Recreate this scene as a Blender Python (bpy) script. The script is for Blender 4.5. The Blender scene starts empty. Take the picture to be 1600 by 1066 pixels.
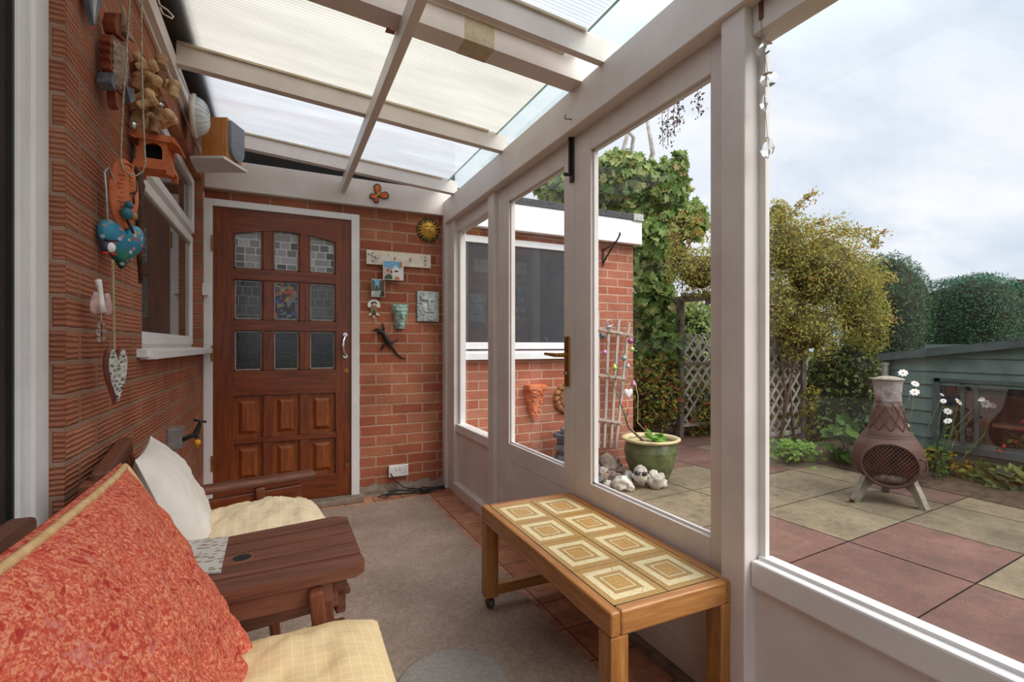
import bpy, math, random
import numpy as np
from mathutils import Vector, Matrix, noise
random.seed(7); RNG = np.random.default_rng(7)
SC = bpy.context.scene; COL = SC.collection
PI = math.pi
V = Vector
# ------------------------------------------------------------------ camera
FPX = 755.0; YAW = math.atan(362/755.0); CH = 1.10
SN, CN = math.sin(YAW), math.cos(YAW)
cam = bpy.data.objects.new('camera', bpy.data.cameras.new('camera')); COL.objects.link(cam)
cam.location = (0, 0, CH); cam.rotation_euler = (PI/2, 0, -YAW)
cam.data.sensor_width = 36; cam.data.lens = 36*FPX/1600; cam.data.shift_y = 7/1600
cam.data.clip_start = .02; cam.data.clip_end = 300
SC.camera = cam
SC.view_settings.view_transform = 'Standard'; SC.view_settings.look = 'None'; SC.view_settings.exposure = .12
SC.cycles.use_denoising = True
SC.cycles.max_bounces = 10; SC.cycles.transparent_max_bounces = 16
SC.cycles.diffuse_bounces = 6
SC.cycles.caustics_reflective = False; SC.cycles.caustics_refractive = False
def at(px, py, X=None, Y=None, Z=None):       # point of the place seen at a photo pixel, on a plane X, Y or Z
    u = (px-800)/FPX; v = (540-py)/FPX
    r = V((SN+u*CN, CN-u*SN, v))
    t = X/r.x if X is not None else Y/r.y if Y is not None else (Z-CH)/r.z
    return V((r.x*t, r.y*t, CH+r.z*t))
# ------------------------------------------------------------------ mesh builder
class G:
    def __init__(s): s.v = []; s.f = []; s.sm = []
    def add(s, vs, fs, smooth=False):
        n = len(s.v); s.v += [tuple(p) for p in vs]
        s.f += [tuple(i+n for i in f) for f in fs]; s.sm += [smooth]*len(fs); return s
    def box(s, c, d, R=None):
        c = V(c); h = V(d)/2; vs = []
        for x in (-1, 1):
            for y in (-1, 1):
                for z in (-1, 1):
                    p = V((x*h.x, y*h.y, z*h.z)); vs.append(c+(R @ p if R else p))
        return s.add(vs, [(0,1,3,2),(4,6,7,5),(0,4,5,1),(2,3,7,6),(0,2,6,4),(1,5,7,3)])
    def span(s, a, b):
        a = V(a); b = V(b); d = b-a; return s.box((a+b)/2, (abs(d.x), abs(d.y), abs(d.z)))
    def bar(s, p, q, w, h, up=(0,0,1)):
        p = V(p); q = V(q); x = (q-p); L = x.length; x.normalize(); y = V(up).cross(x)
        if y.length < 1e-4: y = V((0,1,0)).cross(x)
        y.normalize(); z = x.cross(y)
        return s.box((p+q)/2, (L, w, h), Matrix((x, y, z)).transposed())
    def cone(s, p, q, r0, r1=None, n=16, cap=True, smooth=True):
        p = V(p); q = V(q); r1 = r0 if r1 is None else r1
        a = (q-p).normalized(); b = a.orthogonal().normalized(); c = a.cross(b)
        ring = [b*math.cos(2*PI*i/n)+c*math.sin(2*PI*i/n) for i in range(n)]
        s.add([p+k*r0 for k in ring]+[q+k*r1 for k in ring], [(i, (i+1)%n, n+(i+1)%n, n+i) for i in range(n)], smooth)
        if cap:
            s.add([p+k*r0 for k in ring], [tuple(range(n))[::-1]]); s.add([q+k*r1 for k in ring], [tuple(range(n))])
        return s
    def tube(s, pts, r, n=8, closed=False):
        pts = [V(p) for p in pts]; m = len(pts); rs = r if isinstance(r, (list, tuple)) else [r]*m
        vs = []; b = None
        for i, p in enumerate(pts):
            d = (pts[(i+1) % m] if (closed or i < m-1) else p)-(pts[i-1] if (closed or i > 0) else p)
            if d.length < 1e-9: d = V((0,0,1))
            d.normalize()
            if b is None: b = d.orthogonal().normalized()
            b = (b-d*b.dot(d));  b = b.normalized() if b.length > 1e-6 else d.orthogonal().normalized()
            c = d.cross(b)
            vs += [p+(b*math.cos(2*PI*k/n)+c*math.sin(2*PI*k/n))*rs[i] for k in range(n)]
        fs = [(i*n+k, i*n+(k+1)%n, ((i+1)%m)*n+(k+1)%n, ((i+1)%m)*n+k) for i in range(m if closed else m-1) for k in range(n)]
        if not closed: fs += [tuple(range(n))[::-1], tuple(range((m-1)*n, m*n))]
        return s.add(vs, fs, True)
    def lathe(s, c, prof, n=28, axis=None, ax2=None, smooth=True):   # prof: (radius, height)
        c = V(c); A = V(axis or (0,0,1)).normalized(); B = (V(ax2) if ax2 else A.orthogonal()).normalized(); D = A.cross(B); m = len(prof)
        vs = [c+A*h+(B*math.cos(2*PI*k/n)+D*math.sin(2*PI*k/n))*r for r, h in prof for k in range(n)]
        fs = [(i*n+k, i*n+(k+1)%n, (i+1)*n+(k+1)%n, (i+1)*n+k) for i in range(m-1) for k in range(n)]
        return s.add(vs, fs, smooth)
    def prism(s, pts, d, smooth=False):       # polygon of 3D points extruded by vector d
        d = V(d); n = len(pts); a = [V(p) for p in pts]; b = [p+d for p in a]
        s.add(a, [tuple(range(n))]); s.add(b, [tuple(range(n))[::-1]])
        return s.add(a+b, [(i, n+i, n+(i+1)%n, (i+1)%n) for i in range(n)], smooth)
    def ball(s, c, r, nu=16, nv=10, R=None, f=None):
        c = V(c); r = V(r) if hasattr(r, '__len__') else V((r, r, r)); vs = []
        for j in range(nv+1):
            t = PI*j/nv
            for i in range(nu):
                a = 2*PI*i/nu; d = V((math.sin(t)*math.cos(a), math.sin(t)*math.sin(a), math.cos(t)))
                k = f(d) if f else 1.0
                p = V((d.x*r.x*k, d.y*r.y*k, d.z*r.z*k)); vs.append(c+(R @ p if R else p))
        fs = [(j*nu+i, (j+1)*nu+i, (j+1)*nu+(i+1)%nu, j*nu+(i+1)%nu) for j in range(nv) for i in range(nu)]
        return s.add(vs, fs, True)
    def grid(s, fn, nu, nv, smooth=True):     # fn(u,v) with u,v in 0..1
        vs = [fn(i/nu, j/nv) for j in range(nv+1) for i in range(nu+1)]; w = nu+1
        return s.add(vs, [(j*w+i, j*w+i+1, (j+1)*w+i+1, (j+1)*w+i) for j in range(nv) for i in range(nu)], smooth)
    def relief(s, c, U, W, N, w, h, fn, base=.004, nu=36, nv=44):   # raised plate: fn(u,v) in -1..1 gives height, None-free
        c = V(c); U = V(U); W = V(W); N = V(N)
        s.grid(lambda a, b: c+U*((a-.5)*w)+W*((b-.5)*h)+N*(base+fn(2*a-1, 2*b-1)), nu, nv)
        cs = [c+U*(x*w/2)+W*(y*h/2) for x, y in ((-1,-1),(1,-1),(1,1),(-1,1))]
        return s.prism(cs, N*base)
def obj(name, g, m, parent=None, bevel=0, seg=2):
    me = bpy.data.meshes.new(name); me.from_pydata(g.v, [], g.f)
    me.polygons.foreach_set('use_smooth', g.sm); me.materials.append(m); me.update()
    o = bpy.data.objects.new(name, me); COL.objects.link(o)
    if parent:
        o.parent = parent; o.matrix_parent_inverse = Matrix.Translation(-parent.location)
    if bevel:
        b = o.modifiers.new('bevel', 'BEVEL'); b.width = bevel; b.segments = seg; b.limit_method = 'ANGLE'; b.angle_limit = .7
    return o
def thing(name, label, cat, loc=(0,0,0), group=None, kind=None):
    o = bpy.data.objects.new(name, None); COL.objects.link(o); o.location = loc; o.empty_display_size = .05
    if kind: o['kind'] = kind
    if label: o['label'] = label
    if cat: o['category'] = cat
    if group: o['group'] = group
    return o
def tag(o, label, cat, group=None, kind=None):
    o['label'] = label; o['category'] = cat
    if group: o['group'] = group
    if kind: o['kind'] = kind
    return o
def struct(name, g=None, m=None, **k):
    if g is None:
        return thing(name, None, None, kind='structure', **k)
    o = obj(name, g, m, **k); o['kind'] = 'structure'; return o
# ------------------------------------------------------------------ materials
def s2l(r, g, b):
    f = lambda c: (c/255/12.92) if c <= 10 else ((c/255+.055)/1.055)**2.4
    return (f(r), f(g), f(b))
class N:
    def __init__(s, name):
        s.m = bpy.data.materials.new(name); s.m.use_nodes = True; s.t = s.m.node_tree; s.t.nodes.clear()
        s.out = s.n('ShaderNodeOutputMaterial')
    def n(s, ty, **k):
        x = s.t.nodes.new(ty)
        for a, b in k.items(): setattr(x, a, b)
        return x
    def l(s, a, b): s.t.links.new(a, b)
    def put(s, sock, v):
        if hasattr(v, 'is_output'): s.l(v, sock)
        elif hasattr(v, '__len__') and len(v) == 3 and sock.type == 'RGBA': sock.default_value = (*v, 1)
        else: sock.default_value = v
    def math(s, op, a, b=0, c=None):
        x = s.n('ShaderNodeMath', operation=op); s.put(x.inputs[0], a); s.put(x.inputs[1], b)
        if c is not None: s.put(x.inputs[2], c)
        return x.outputs[0]
    def mix(s, f, a, b, mode='MIX'):
        x = s.n('ShaderNodeMix', data_type='RGBA', blend_type=mode); s.put(x.inputs[0], f); s.put(x.inputs[6], a); s.put(x.inputs[7], b); return x.outputs[2]
    def ramp(s, f, stops, const=False):
        x = s.n('ShaderNodeValToRGB'); e = x.color_ramp.elements
        if const: x.color_ramp.interpolation = 'CONSTANT'
        while len(e) < len(stops): e.new(.5)
        for k, (p, c) in zip(e, stops): k.position = p; k.color = (*c, 1) if len(c) == 3 else c
        s.put(x.inputs[0], f); return x.outputs[0]
    def co(s, scale=(1,1,1), rot=(0,0,0), loc=(0,0,0)):
        t = s.n('ShaderNodeTexCoord'); m = s.n('ShaderNodeMapping'); s.l(t.outputs['Object'], m.inputs[0])
        m.inputs['Scale'].default_value = scale; m.inputs['Rotation'].default_value = rot; m.inputs['Location'].default_value = loc
        return m.outputs[0]
    def xyz(s, v):
        x = s.n('ShaderNodeSeparateXYZ'); s.l(v, x.inputs[0]); return x.outputs
    def comb(s, x, y, z=0):
        c = s.n('ShaderNodeCombineXYZ'); s.put(c.inputs[0], x); s.put(c.inputs[1], y); s.put(c.inputs[2], z); return c.outputs[0]
    def noise(s, v, scale, detail=4, rough=.55, dist=0):
        x = s.n('ShaderNodeTexNoise'); s.l(v, x.inputs['Vector']); x.inputs['Scale'].default_value = scale
        x.inputs['Detail'].default_value = detail; x.inputs['Roughness'].default_value = rough; x.inputs['Distortion'].default_value = dist
        return x.outputs[0]
    def vor(s, v, scale, feature='F1', out='Distance', **k):
        x = s.n('ShaderNodeTexVoronoi', feature=feature, **k); s.l(v, x.inputs['Vector']); x.inputs['Scale'].default_value = scale; return x.outputs[out]
    def bump(s, h, strength=.3, dist=.01, prev=None):
        x = s.n('ShaderNodeBump'); s.put(x.inputs['Height'], h); x.inputs['Strength'].default_value = strength; x.inputs['Distance'].default_value = dist
        if prev: s.l(prev, x.inputs['Normal'])
        return x.outputs[0]
    def pbr(s, col, rough=.5, metal=0, bump=None, spec=.5, **k):
        p = s.n('ShaderNodeBsdfPrincipled'); s.put(p.inputs['Base Color'], col); s.put(p.inputs['Roughness'], rough)
        p.inputs['Metallic'].default_value = metal; p.inputs['Specular IOR Level'].default_value = spec
        for a, b in k.items(): s.put(p.inputs[a], b)
        if bump: s.l(bump, p.inputs['Normal'])
        s.l(p.outputs[0], s.out.inputs[0]); return s.m
def cavity_shade(m, k0=.42, k1=.52, lo=.35):  # darkens the base colour in hollows, painted shade to bring out relief
    nt = m.node_tree; p = next(x for x in nt.nodes if x.type == 'BSDF_PRINCIPLED'); src = p.inputs['Base Color'].links[0].from_socket
    ge = nt.nodes.new('ShaderNodeNewGeometry'); r = nt.nodes.new('ShaderNodeValToRGB'); r.color_ramp.elements[0].position = k0; r.color_ramp.elements[1].position = k1; r.color_ramp.elements[0].color = (lo, lo, lo, 1)
    x = nt.nodes.new('ShaderNodeMix'); x.data_type = 'RGBA'; x.blend_type = 'MULTIPLY'; x.inputs[0].default_value = 1
    nt.links.new(ge.outputs['Pointiness'], r.inputs[0]); nt.links.new(src, x.inputs[6]); nt.links.new(r.outputs[0], x.inputs[7]); nt.links.new(x.outputs[2], p.inputs['Base Color']); return m
def mat(name, c, c2=None, rough=.5, sc=12, var=.18, metal=0, bump=.15, bsc=90, st=(1,1,1), spec=.4, dist=0, bd=.004):
    k = N(name); v = k.co(st); c2 = c2 or tuple(min(1, x*(1+var)) for x in c); c1 = c if c2 != c else c
    n1 = k.noise(v, sc, 5, .6, dist); col = k.ramp(n1, [(.3, tuple(x*(1-var) for x in c1)), (.7, c2)])
    b = k.bump(k.noise(v, bsc, 4), bump, bd) if bump else None
    return k.pbr(col, rough, metal, b, spec)
def wood(name, c, c2, axis='x', rough=.35, sc=1.0, spec=.5, bump=.2):
    k = N(name); st = {'x': (1.2, 14, 14), 'y': (14, 1.2, 14), 'z': (14, 14, 1.2)}[axis]
    v = k.co(tuple(a*sc for a in st)); n1 = k.noise(v, 3.0, 8, .65, .6); n2 = k.noise(v, 18, 4, .6)
    f = k.math('ADD', k.math('MULTIPLY', n1, .75), k.math('MULTIPLY', n2, .25))
    return k.pbr(k.ramp(f, [(.32, c), (.5, tuple((a+b)/2 for a, b in zip(c, c2))), (.68, c2)]), rough, 0, k.bump(f, bump, .003), spec)
def brick(name, axis, c1, c2, mortar, ridge=.0125, rdark=.5, depth=.012, off=(0, 0), warm=(1,1,1), ms=.006):
    k = N(name); g = k.xyz(k.co()); u = g[0] if axis == 'x' else g[1]; u = k.math('ADD', u, off[0]); z = k.math('ADD', g[2], off[1])
    wob = k.noise(k.co(), 9, 3); vec = k.comb(u, k.math('ADD', z, k.math('MULTIPLY', k.math('SUBTRACT', wob, .5), .008)))
    b = k.n('ShaderNodeTexBrick'); k.l(vec, b.inputs['Vector']); b.offset = .5; b.squash = 1.0
    b.inputs['Scale'].default_value = 1; b.inputs['Brick Width'].default_value = .232; b.inputs['Row Height'].default_value = .0758
    b.inputs['Mortar Size'].default_value = ms; b.inputs['Mortar Smooth'].default_value = .3; b.inputs['Bias'].default_value = -.1
    k.put(b.inputs['Color1'], c1); k.put(b.inputs['Color2'], c2); k.put(b.inputs['Mortar'], mortar)
    fac = b.outputs['Fac']
    wv = k.math('SINE', k.math('ADD', k.math('MULTIPLY', z, 2*PI/ridge), k.math('MULTIPLY', k.noise(k.comb(k.math('MULTIPLY', u, 6), k.math('MULTIPLY', z, 20)), 2.5, 3), 5)))
    wv = k.math('MULTIPLY_ADD', wv, .5, .5)
    big = k.noise(k.co(), 3.5, 5); fine = k.noise(k.co((1,1,2)), 60, 5, .7)
    brickness = k.math('SUBTRACT', 1, fac)
    dark = k.math('MULTIPLY', k.math('SUBTRACT', 1, wv), k.math('MULTIPLY', brickness, rdark))
    col = k.mix(dark, b.outputs['Color'], tuple(x*.28 for x in c1))
    col = k.mix(k.math('MULTIPLY', fine, .35), col, tuple(x*.5 for x in c1))
    col = k.mix(1, col, k.ramp(big, [(.3, tuple(.72*w for w in warm)), (.7, tuple(1.18*w for w in warm))]), 'MULTIPLY')
    h = k.math('ADD', k.math('MULTIPLY', brickness, .6), k.math('ADD', k.math('MULTIPLY', k.math('MULTIPLY', wv, brickness), .5), k.math('MULTIPLY', fine, .25)))
    return k.pbr(col, .85, 0, k.bump(h, .8, depth), .2)
white = mat('white_paint', (.68,.605,.565), (.75,.69,.65), .45, 5, .05, bump=.08, bsc=40)
white2 = mat('white_paint_bright', (.74,.71,.69), (.8,.78,.76), .4, 5, .04, bump=.06, bsc=40)
upvc = mat('white_upvc', (.74,.75,.76), (.8,.81,.82), .3, 4, .03, bump=.0)
brick_left = brick('left_brick', 'y', (.42,.14,.075), (.53,.215,.12), (.315,.195,.13), .0128, .45, .007, ms=.0075)
brick_end = brick('end_brick', 'x', (.42,.15,.085), (.50,.21,.12), (.38,.24,.17), .012, .5, .008)
brick_back = brick('back_brick', 'x', (.46,.125,.065), (.62,.26,.145), (.47,.29,.195), .0085, .5, .006, (.06, .02), ms=.0075)
brick_ext = brick('extension_brick', 'x', (.50,.155,.09), (.60,.26,.17), (.52,.34,.24), .0085, .44, .006, (.06, .02), ms=.0075)
mahog = wood('mahogany', s2l(76,30,12), s2l(146,72,34), 'z', .3, .9, .5)
mahogx = wood('mahogany_rail', s2l(76,30,12), s2l(146,72,34), 'x', .3, .9, .5)
mahogp = wood('mahogany_panel', s2l(96,44,18), s2l(172,94,46), 'z', .32, 1.2, .5)
teak = wood('stained_garden_wood', s2l(74,40,30), s2l(136,86,64), 'x', .45, .8, .4)
teakz = wood('stained_garden_wood_upright', s2l(74,36,24), s2l(138,78,50), 'z', .45, .8, .4)
teaky = wood('stained_garden_wood_cross', s2l(72,38,28), s2l(130,78,56), 'y', .45, .8, .4)
oak = wood('oak_table_wood', s2l(136,82,38), s2l(196,136,76), 'y', .35, 1.1, .45)
oakx = wood('oak_table_wood_end', s2l(136,84,40), s2l(200,142,82), 'x', .35, 1.1, .45)
oakz = wood('oak_table_wood_leg', s2l(128,76,34), s2l(190,132,72), 'z', .35, 1.1, .45)
pine = wood('orange_pine', s2l(176,106,48), s2l(206,140,78), 'z', .4)
grey_wood = wood('weathered_wood', s2l(142,126,114), s2l(196,184,172), 'z', .8, 1, .2)
bark = mat('bark', s2l(82,66,52), s2l(130,112,92), .9, 20, .3, bump=.6, bsc=50)
black = mat('black_metal', (.012,.011,.011), (.03,.026,.024), .45, 20, .2)
rubber = mat('black_plastic', (.012,.012,.013), (.02,.02,.02), .5, 10, .2, bump=0)
chrome = mat('chrome', (.8,.8,.8), (.85,.85,.86), .15, 10, .05, metal=1, bump=0)
brass = mat('aged_brass', s2l(150,104,44), s2l(190,142,70), .35, 25, .2, metal=.85, bump=.05)
galv = mat('galvanised_steel', (.32,.31,.29), (.45,.44,.42), .45, 30, .2, metal=.6, bump=.1)
terra = mat('terracotta', s2l(190,98,58), s2l(220,130,84), .8, 14, .15, bump=.2)
cream = mat('cream_plastic', s2l(214,204,184), s2l(228,220,204), .5, 8, .06, bump=0)
slate = mat('slate', s2l(62,66,76), s2l(120,124,132), .7, 16, .35, bump=.6, bsc=30)
stone = mat('pale_stone', s2l(150,138,122), s2l(222,214,200), .9, 9, .3, bump=.8, bsc=22, bd=.01)
stone2 = mat('brown_stone', s2l(118,98,84), s2l(186,166,148), .9, 10, .3, bump=.7, bsc=24, bd=.01)
verd = mat('verdigris_ceramic', s2l(120,160,142), s2l(190,222,206), .6, 30, .25, bump=.2)
grey_stone = mat('grey_cast_stone', s2l(172,180,180), s2l(214,220,218), .8, 24, .2, bump=.25)
gold = mat('gold_paint', s2l(206,154,50), s2l(240,196,92), .5, 30, .2, bump=.1)
felt = mat('roof_felt', s2l(62,62,64), s2l(96,96,98), .9, 60, .3, bump=.5, bsc=200)
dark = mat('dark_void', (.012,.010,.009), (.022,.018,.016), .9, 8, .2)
concrete = mat('concrete', s2l(110,96,84), s2l(158,142,126), .95, 12, .25, bump=.6, bsc=40)
soil = mat('soil', s2l(60,44,34), s2l(104,82,64), 1, 16, .3, bump=.9, bsc=30, bd=.02)
red_paint = mat('red_paint', s2l(190,40,28), s2l(214,60,40), .5, 20, .15, bump=0)
rope = mat('twine', s2l(170,148,116), s2l(206,188,156), .9, 200, .2, bump=.3, bsc=500)
for _m in (grey_stone, verd): cavity_shade(_m, .40, .50, .5)
def glassy(name, tint=(1,1,1), refl=1.0, haze=.012, streak=True):
    k = N(name); lw = k.n('ShaderNodeLayerWeight'); lw.inputs[0].default_value = .5
    f5 = k.math('POWER', lw.outputs['Facing'], 5.0); f = k.math('MULTIPLY_ADD', f5, .65*refl, .04*refl)
    tr = k.n('ShaderNodeBsdfTransparent'); k.put(tr.inputs[0], tint)
    gl = k.n('ShaderNodeBsdfGlossy'); gl.inputs['Roughness'].default_value = .01; k.put(gl.inputs[0], (1,1,1))
    m = k.n('ShaderNodeMixShader'); k.l(f, m.inputs[0]); k.l(tr.outputs[0], m.inputs[1]); k.l(gl.outputs[0], m.inputs[2])
    last = m
    if haze:
        d = k.n('ShaderNodeBsdfDiffuse'); k.put(d.inputs[0], (.8,.8,.8)); m2 = k.n('ShaderNodeMixShader')
        v = k.co((30, 30, 1.5)); h = k.math('MULTIPLY', k.math('POWER', k.noise(v, 2, 5, .7), 2.5), haze*6)
        spk = k.math('LESS_THAN', k.vor(k.co(), 22, 'F1'), .045)
        h = k.math('ADD', h, k.math('MULTIPLY', spk, .12)) if streak else h
        k.l(h, m2.inputs[0]); k.l(m.outputs[0], m2.inputs[1]); k.l(d.outputs[0], m2.inputs[2]); last = m2
    k.l(last.outputs[0], k.out.inputs[0]); return k.m
glass = glassy('window_glass', haze=.006); glass_far = glassy('dusty_window_glass', refl=1.25, haze=.012)
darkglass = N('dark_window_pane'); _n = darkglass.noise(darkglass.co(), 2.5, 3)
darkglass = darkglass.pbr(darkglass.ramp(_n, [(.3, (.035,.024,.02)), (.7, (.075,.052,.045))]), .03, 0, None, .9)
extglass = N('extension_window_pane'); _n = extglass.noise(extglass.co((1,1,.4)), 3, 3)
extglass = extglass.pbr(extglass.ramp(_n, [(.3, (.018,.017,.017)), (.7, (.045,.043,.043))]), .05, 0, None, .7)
crystal = N('cut_crystal'); _b = crystal.n('ShaderNodeBsdfGlass'); _b.inputs['IOR'].default_value = 1.5; _b.inputs['Roughness'].default_value = 0.02; crystal.l(_b.outputs[0], crystal.out.inputs[0]); crystal = crystal.m
def polycarb(name, tint):
    k = N(name); g = k.xyz(k.co()); w = k.math('SINE', k.math('MULTIPLY', g[1], 2*PI/.0165)); w = k.math('MULTIPLY_ADD', w, .5, .5)
    w = k.math('POWER', w, 3.0)
    d = k.noise(k.co((.6, 3, 1)), 3, 5, .6); spots = k.math('LESS_THAN', k.vor(k.co(), 3.1, 'F1'), .07)
    c = k.mix(k.math('MULTIPLY', w, .55), tint, tuple(x*.55 for x in tint)); c = k.mix(1, c, k.ramp(d, [(.3, (.8,.8,.8)), (.7, (1,1,1))]), 'MULTIPLY')
    tl = k.n('ShaderNodeBsdfTranslucent'); k.l(c, tl.inputs[0]); tr = k.n('ShaderNodeBsdfTransparent'); k.l(c, tr.inputs[0])
    m = k.n('ShaderNodeMixShader'); m.inputs[0].default_value = .22; k.l(tl.outputs[0], m.inputs[1]); k.l(tr.outputs[0], m.inputs[2])
    gl = k.n('ShaderNodeBsdfGlossy'); gl.inputs['Roughness'].default_value = .2; m2 = k.n('ShaderNodeMixShader'); m2.inputs[0].default_value = .05
    k.l(m.outputs[0], m2.inputs[1]); k.l(gl.outputs[0], m2.inputs[2]); k.l(m2.outputs[0], k.out.inputs[0]); return k.m
poly_cream = polycarb('polycarbonate_cream', (.565,.53,.46)); poly_blue = polycarb('polycarbonate_clear', (.545,.555,.57))
def carpet_m():
    k = N('carpet'); v = k.co(); n1 = k.noise(v, 190, 3, .85); n2 = k.noise(v, 3.5, 5, .6); n3 = k.noise(v, 60, 4, .7)
    c = k.ramp(k.math('ADD', k.math('MULTIPLY', n1, .6), k.math('MULTIPLY', n3, .4)), [(.32, (.22,.155,.12)), (.68, (.56,.43,.345))])
    c = k.mix(1, c, k.ramp(n2, [(.3, (.82,.8,.78)), (.7, (1.1,1.1,1.1))]), 'MULTIPLY')
    return k.pbr(c, .95, 0, k.bump(n1, .7, .006), .1)
def quarry_m():
    k = N('terracotta_floor_tiles'); g = k.xyz(k.co()); b = k.n('ShaderNodeTexBrick'); b.offset = 0
    k.l(k.comb(g[0], g[1]), b.inputs['Vector']); b.inputs['Scale'].default_value = 1; b.inputs['Brick Width'].default_value = .2; b.inputs['Row Height'].default_value = .2
    b.inputs['Mortar Size'].default_value = .004; k.put(b.inputs['Color1'], s2l(176,116,88)); k.put(b.inputs['Color2'], s2l(198,146,114)); k.put(b.inputs['Mortar'], s2l(120,84,66))
    n2 = k.noise(k.co(), 14, 5, .7); c = k.mix(1, b.outputs['Color'], k.ramp(n2, [(.3, (.6,.56,.54)), (.65, (1.1,1.1,1.1))]), 'MULTIPLY')
    return k.pbr(c, .6, 0, k.bump(k.math('SUBTRACT', n2, b.outputs['Fac']), .4, .004), .3)
def patio_m():
    k = N('patio_slabs'); at_ = k.n('ShaderNodeAttribute'); at_.attribute_name = 'rnd'
    base = k.ramp(at_.outputs['Fac'], [(0, s2l(164,120,108)), (.4, s2l(150,106,96)), (.5, s2l(124,113,92)), (1, s2l(140,126,102))])
    x = at_.outputs['Fac']; base = k.mix(k.math('LESS_THAN', x, .5), base, k.ramp(x, [(0, s2l(122,91,81)), (.4, s2l(110,81,73))]))
    sp = k.noise(k.co(), 150, 4, .8); big = k.noise(k.co(), 2.4, 6, .7); mid = k.noise(k.co(), 14, 5, .7)
    c = k.mix(1, base, k.ramp(sp, [(.3, (.62,.6,.58)), (.68, (1.2,1.2,1.2))]), 'MULTIPLY')
    c = k.mix(1, c, k.ramp(big, [(.3, (.62,.61,.60)), (.7, (1.15,1.13,1.1))]), 'MULTIPLY')
    c = k.mix(k.ramp(mid, [(.5, (0,0,0)), (.7, (.7,.7,.7))]), c, s2l(84,72,62)); c = k.mix(k.ramp(k.noise(k.co(), 60, 4, .8), [(.58, (0,0,0)), (.7, (.6,.6,.6))]), c, s2l(66,56,48))
    return k.pbr(c, .85, 0, k.bump(sp, .4, .004), .25)
def tile_m(x0, y0, tx, ty):
    k = N('patterned_table_tiles'); g = k.xyz(k.co()); u = k.math('FRACT', k.math('DIVIDE', k.math('SUBTRACT', g[0], x0), tx)); v = k.math('FRACT', k.math('DIVIDE', k.math('SUBTRACT', g[1], y0), ty))
    n = k.noise(k.co(), 70, 4, .7); wob = k.math('MULTIPLY', k.math('SUBTRACT', n, .5), .035)
    a = k.math('ABSOLUTE', k.math('SUBTRACT', u, .5)); b = k.math('ABSOLUTE', k.math('SUBTRACT', v, .5)); d = k.math('ADD', k.math('MULTIPLY', k.math('MAXIMUM', a, b), 2), wob)
    gold_, gold2, cr, br = s2l(196,152,84), s2l(186,146,84), s2l(232,214,166), s2l(158,118,66)
    c = k.ramp(d, [(0, gold_), (.30, br), (.325, cr), (.385, br), (.405, gold2), (.50, br), (.52, cr), (.76, br), (.78, gold2), (.985, s2l(96,72,44))], True)
    crack = k.math('LESS_THAN', k.vor(k.co((1,1,.1)), 28, 'DISTANCE_TO_EDGE'), .012); c = k.mix(k.math('MULTIPLY', crack, k.math('MULTIPLY', n, .9)), c, s2l(130,92,52))
    c = k.mix(1, c, k.ramp(k.noise(k.co(), 260, 3, .8), [(.3, (.8,.8,.78)), (.7, (1.08,1.08,1.08))]), 'MULTIPLY')
    return k.pbr(c, .3, 0, k.bump(d, .15, .002), .5)
def redfab_m():
    k = N('red_patterned_fabric'); v = k.co(); n1 = k.noise(v, 190, 3, .65, .9); n2 = k.noise(v, 34, 3, .55, 1.8); n3 = k.noise(v, 22, 3, .5, 2.5)
    c = k.ramp(n1, [(.40, s2l(186,72,56)), (.50, s2l(208,100,76)), (.62, s2l(226,150,112))])
    c = k.mix(k.ramp(n2, [(.60, (0,0,0)), (.65, (.9,.9,.9))]), c, s2l(172,48,42)); c = k.mix(k.ramp(n3, [(.62, (0,0,0)), (.68, (.4,.4,.4))]), c, s2l(206,132,128))
    weave = k.noise(v, 700, 2, .7)
    return k.pbr(c, .8, 0, k.bump(k.math('ADD', weave, k.math('MULTIPLY', n3, 1.5)), .35, .004), .2)
def check_m(name, c1, c2, fq=36):
    k = N(name); g = k.xyz(k.co()); a = k.math('LESS_THAN', k.math('FRACT', k.math('MULTIPLY', g[0], fq)), .12); b = k.math('LESS_THAN', k.math('FRACT', k.math('MULTIPLY', k.math('ADD', g[1], k.math('MULTIPLY', g[2], .5)), fq)), .12)
    n = k.noise(k.co(), 10, 4); c = k.ramp(n, [(.3, c1), (.7, tuple(x*1.06 for x in c1))]); c = k.mix(k.math('MULTIPLY', k.math('MAXIMUM', a, b), .55), c, c2)
    return k.pbr(c, .85, 0, k.bump(k.noise(k.co(), 600, 2), .25, .003), .2)
def leaf_m(name, cols, rough=.5, trans=.3):
    k = N(name); a = k.n('ShaderNodeAttribute'); a.attribute_name = 'rnd'; m = len(cols)
    c = k.ramp(a.outputs['Fac'], [(i/(m-1), q) for i, q in enumerate(cols)])
    p = k.n('ShaderNodeBsdfPrincipled'); k.l(c, p.inputs['Base Color']); p.inputs['Roughness'].default_value = rough; p.inputs['Specular IOR Level'].default_value = .3
    t = k.n('ShaderNodeBsdfTranslucent'); k.l(c, t.inputs[0]); x = k.n('ShaderNodeMixShader'); x.inputs[0].default_value = trans
    k.l(p.outputs[0], x.inputs[1]); k.l(t.outputs[0], x.inputs[2]); k.l(x.outputs[0], k.out.inputs[0]); return k.m
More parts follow.
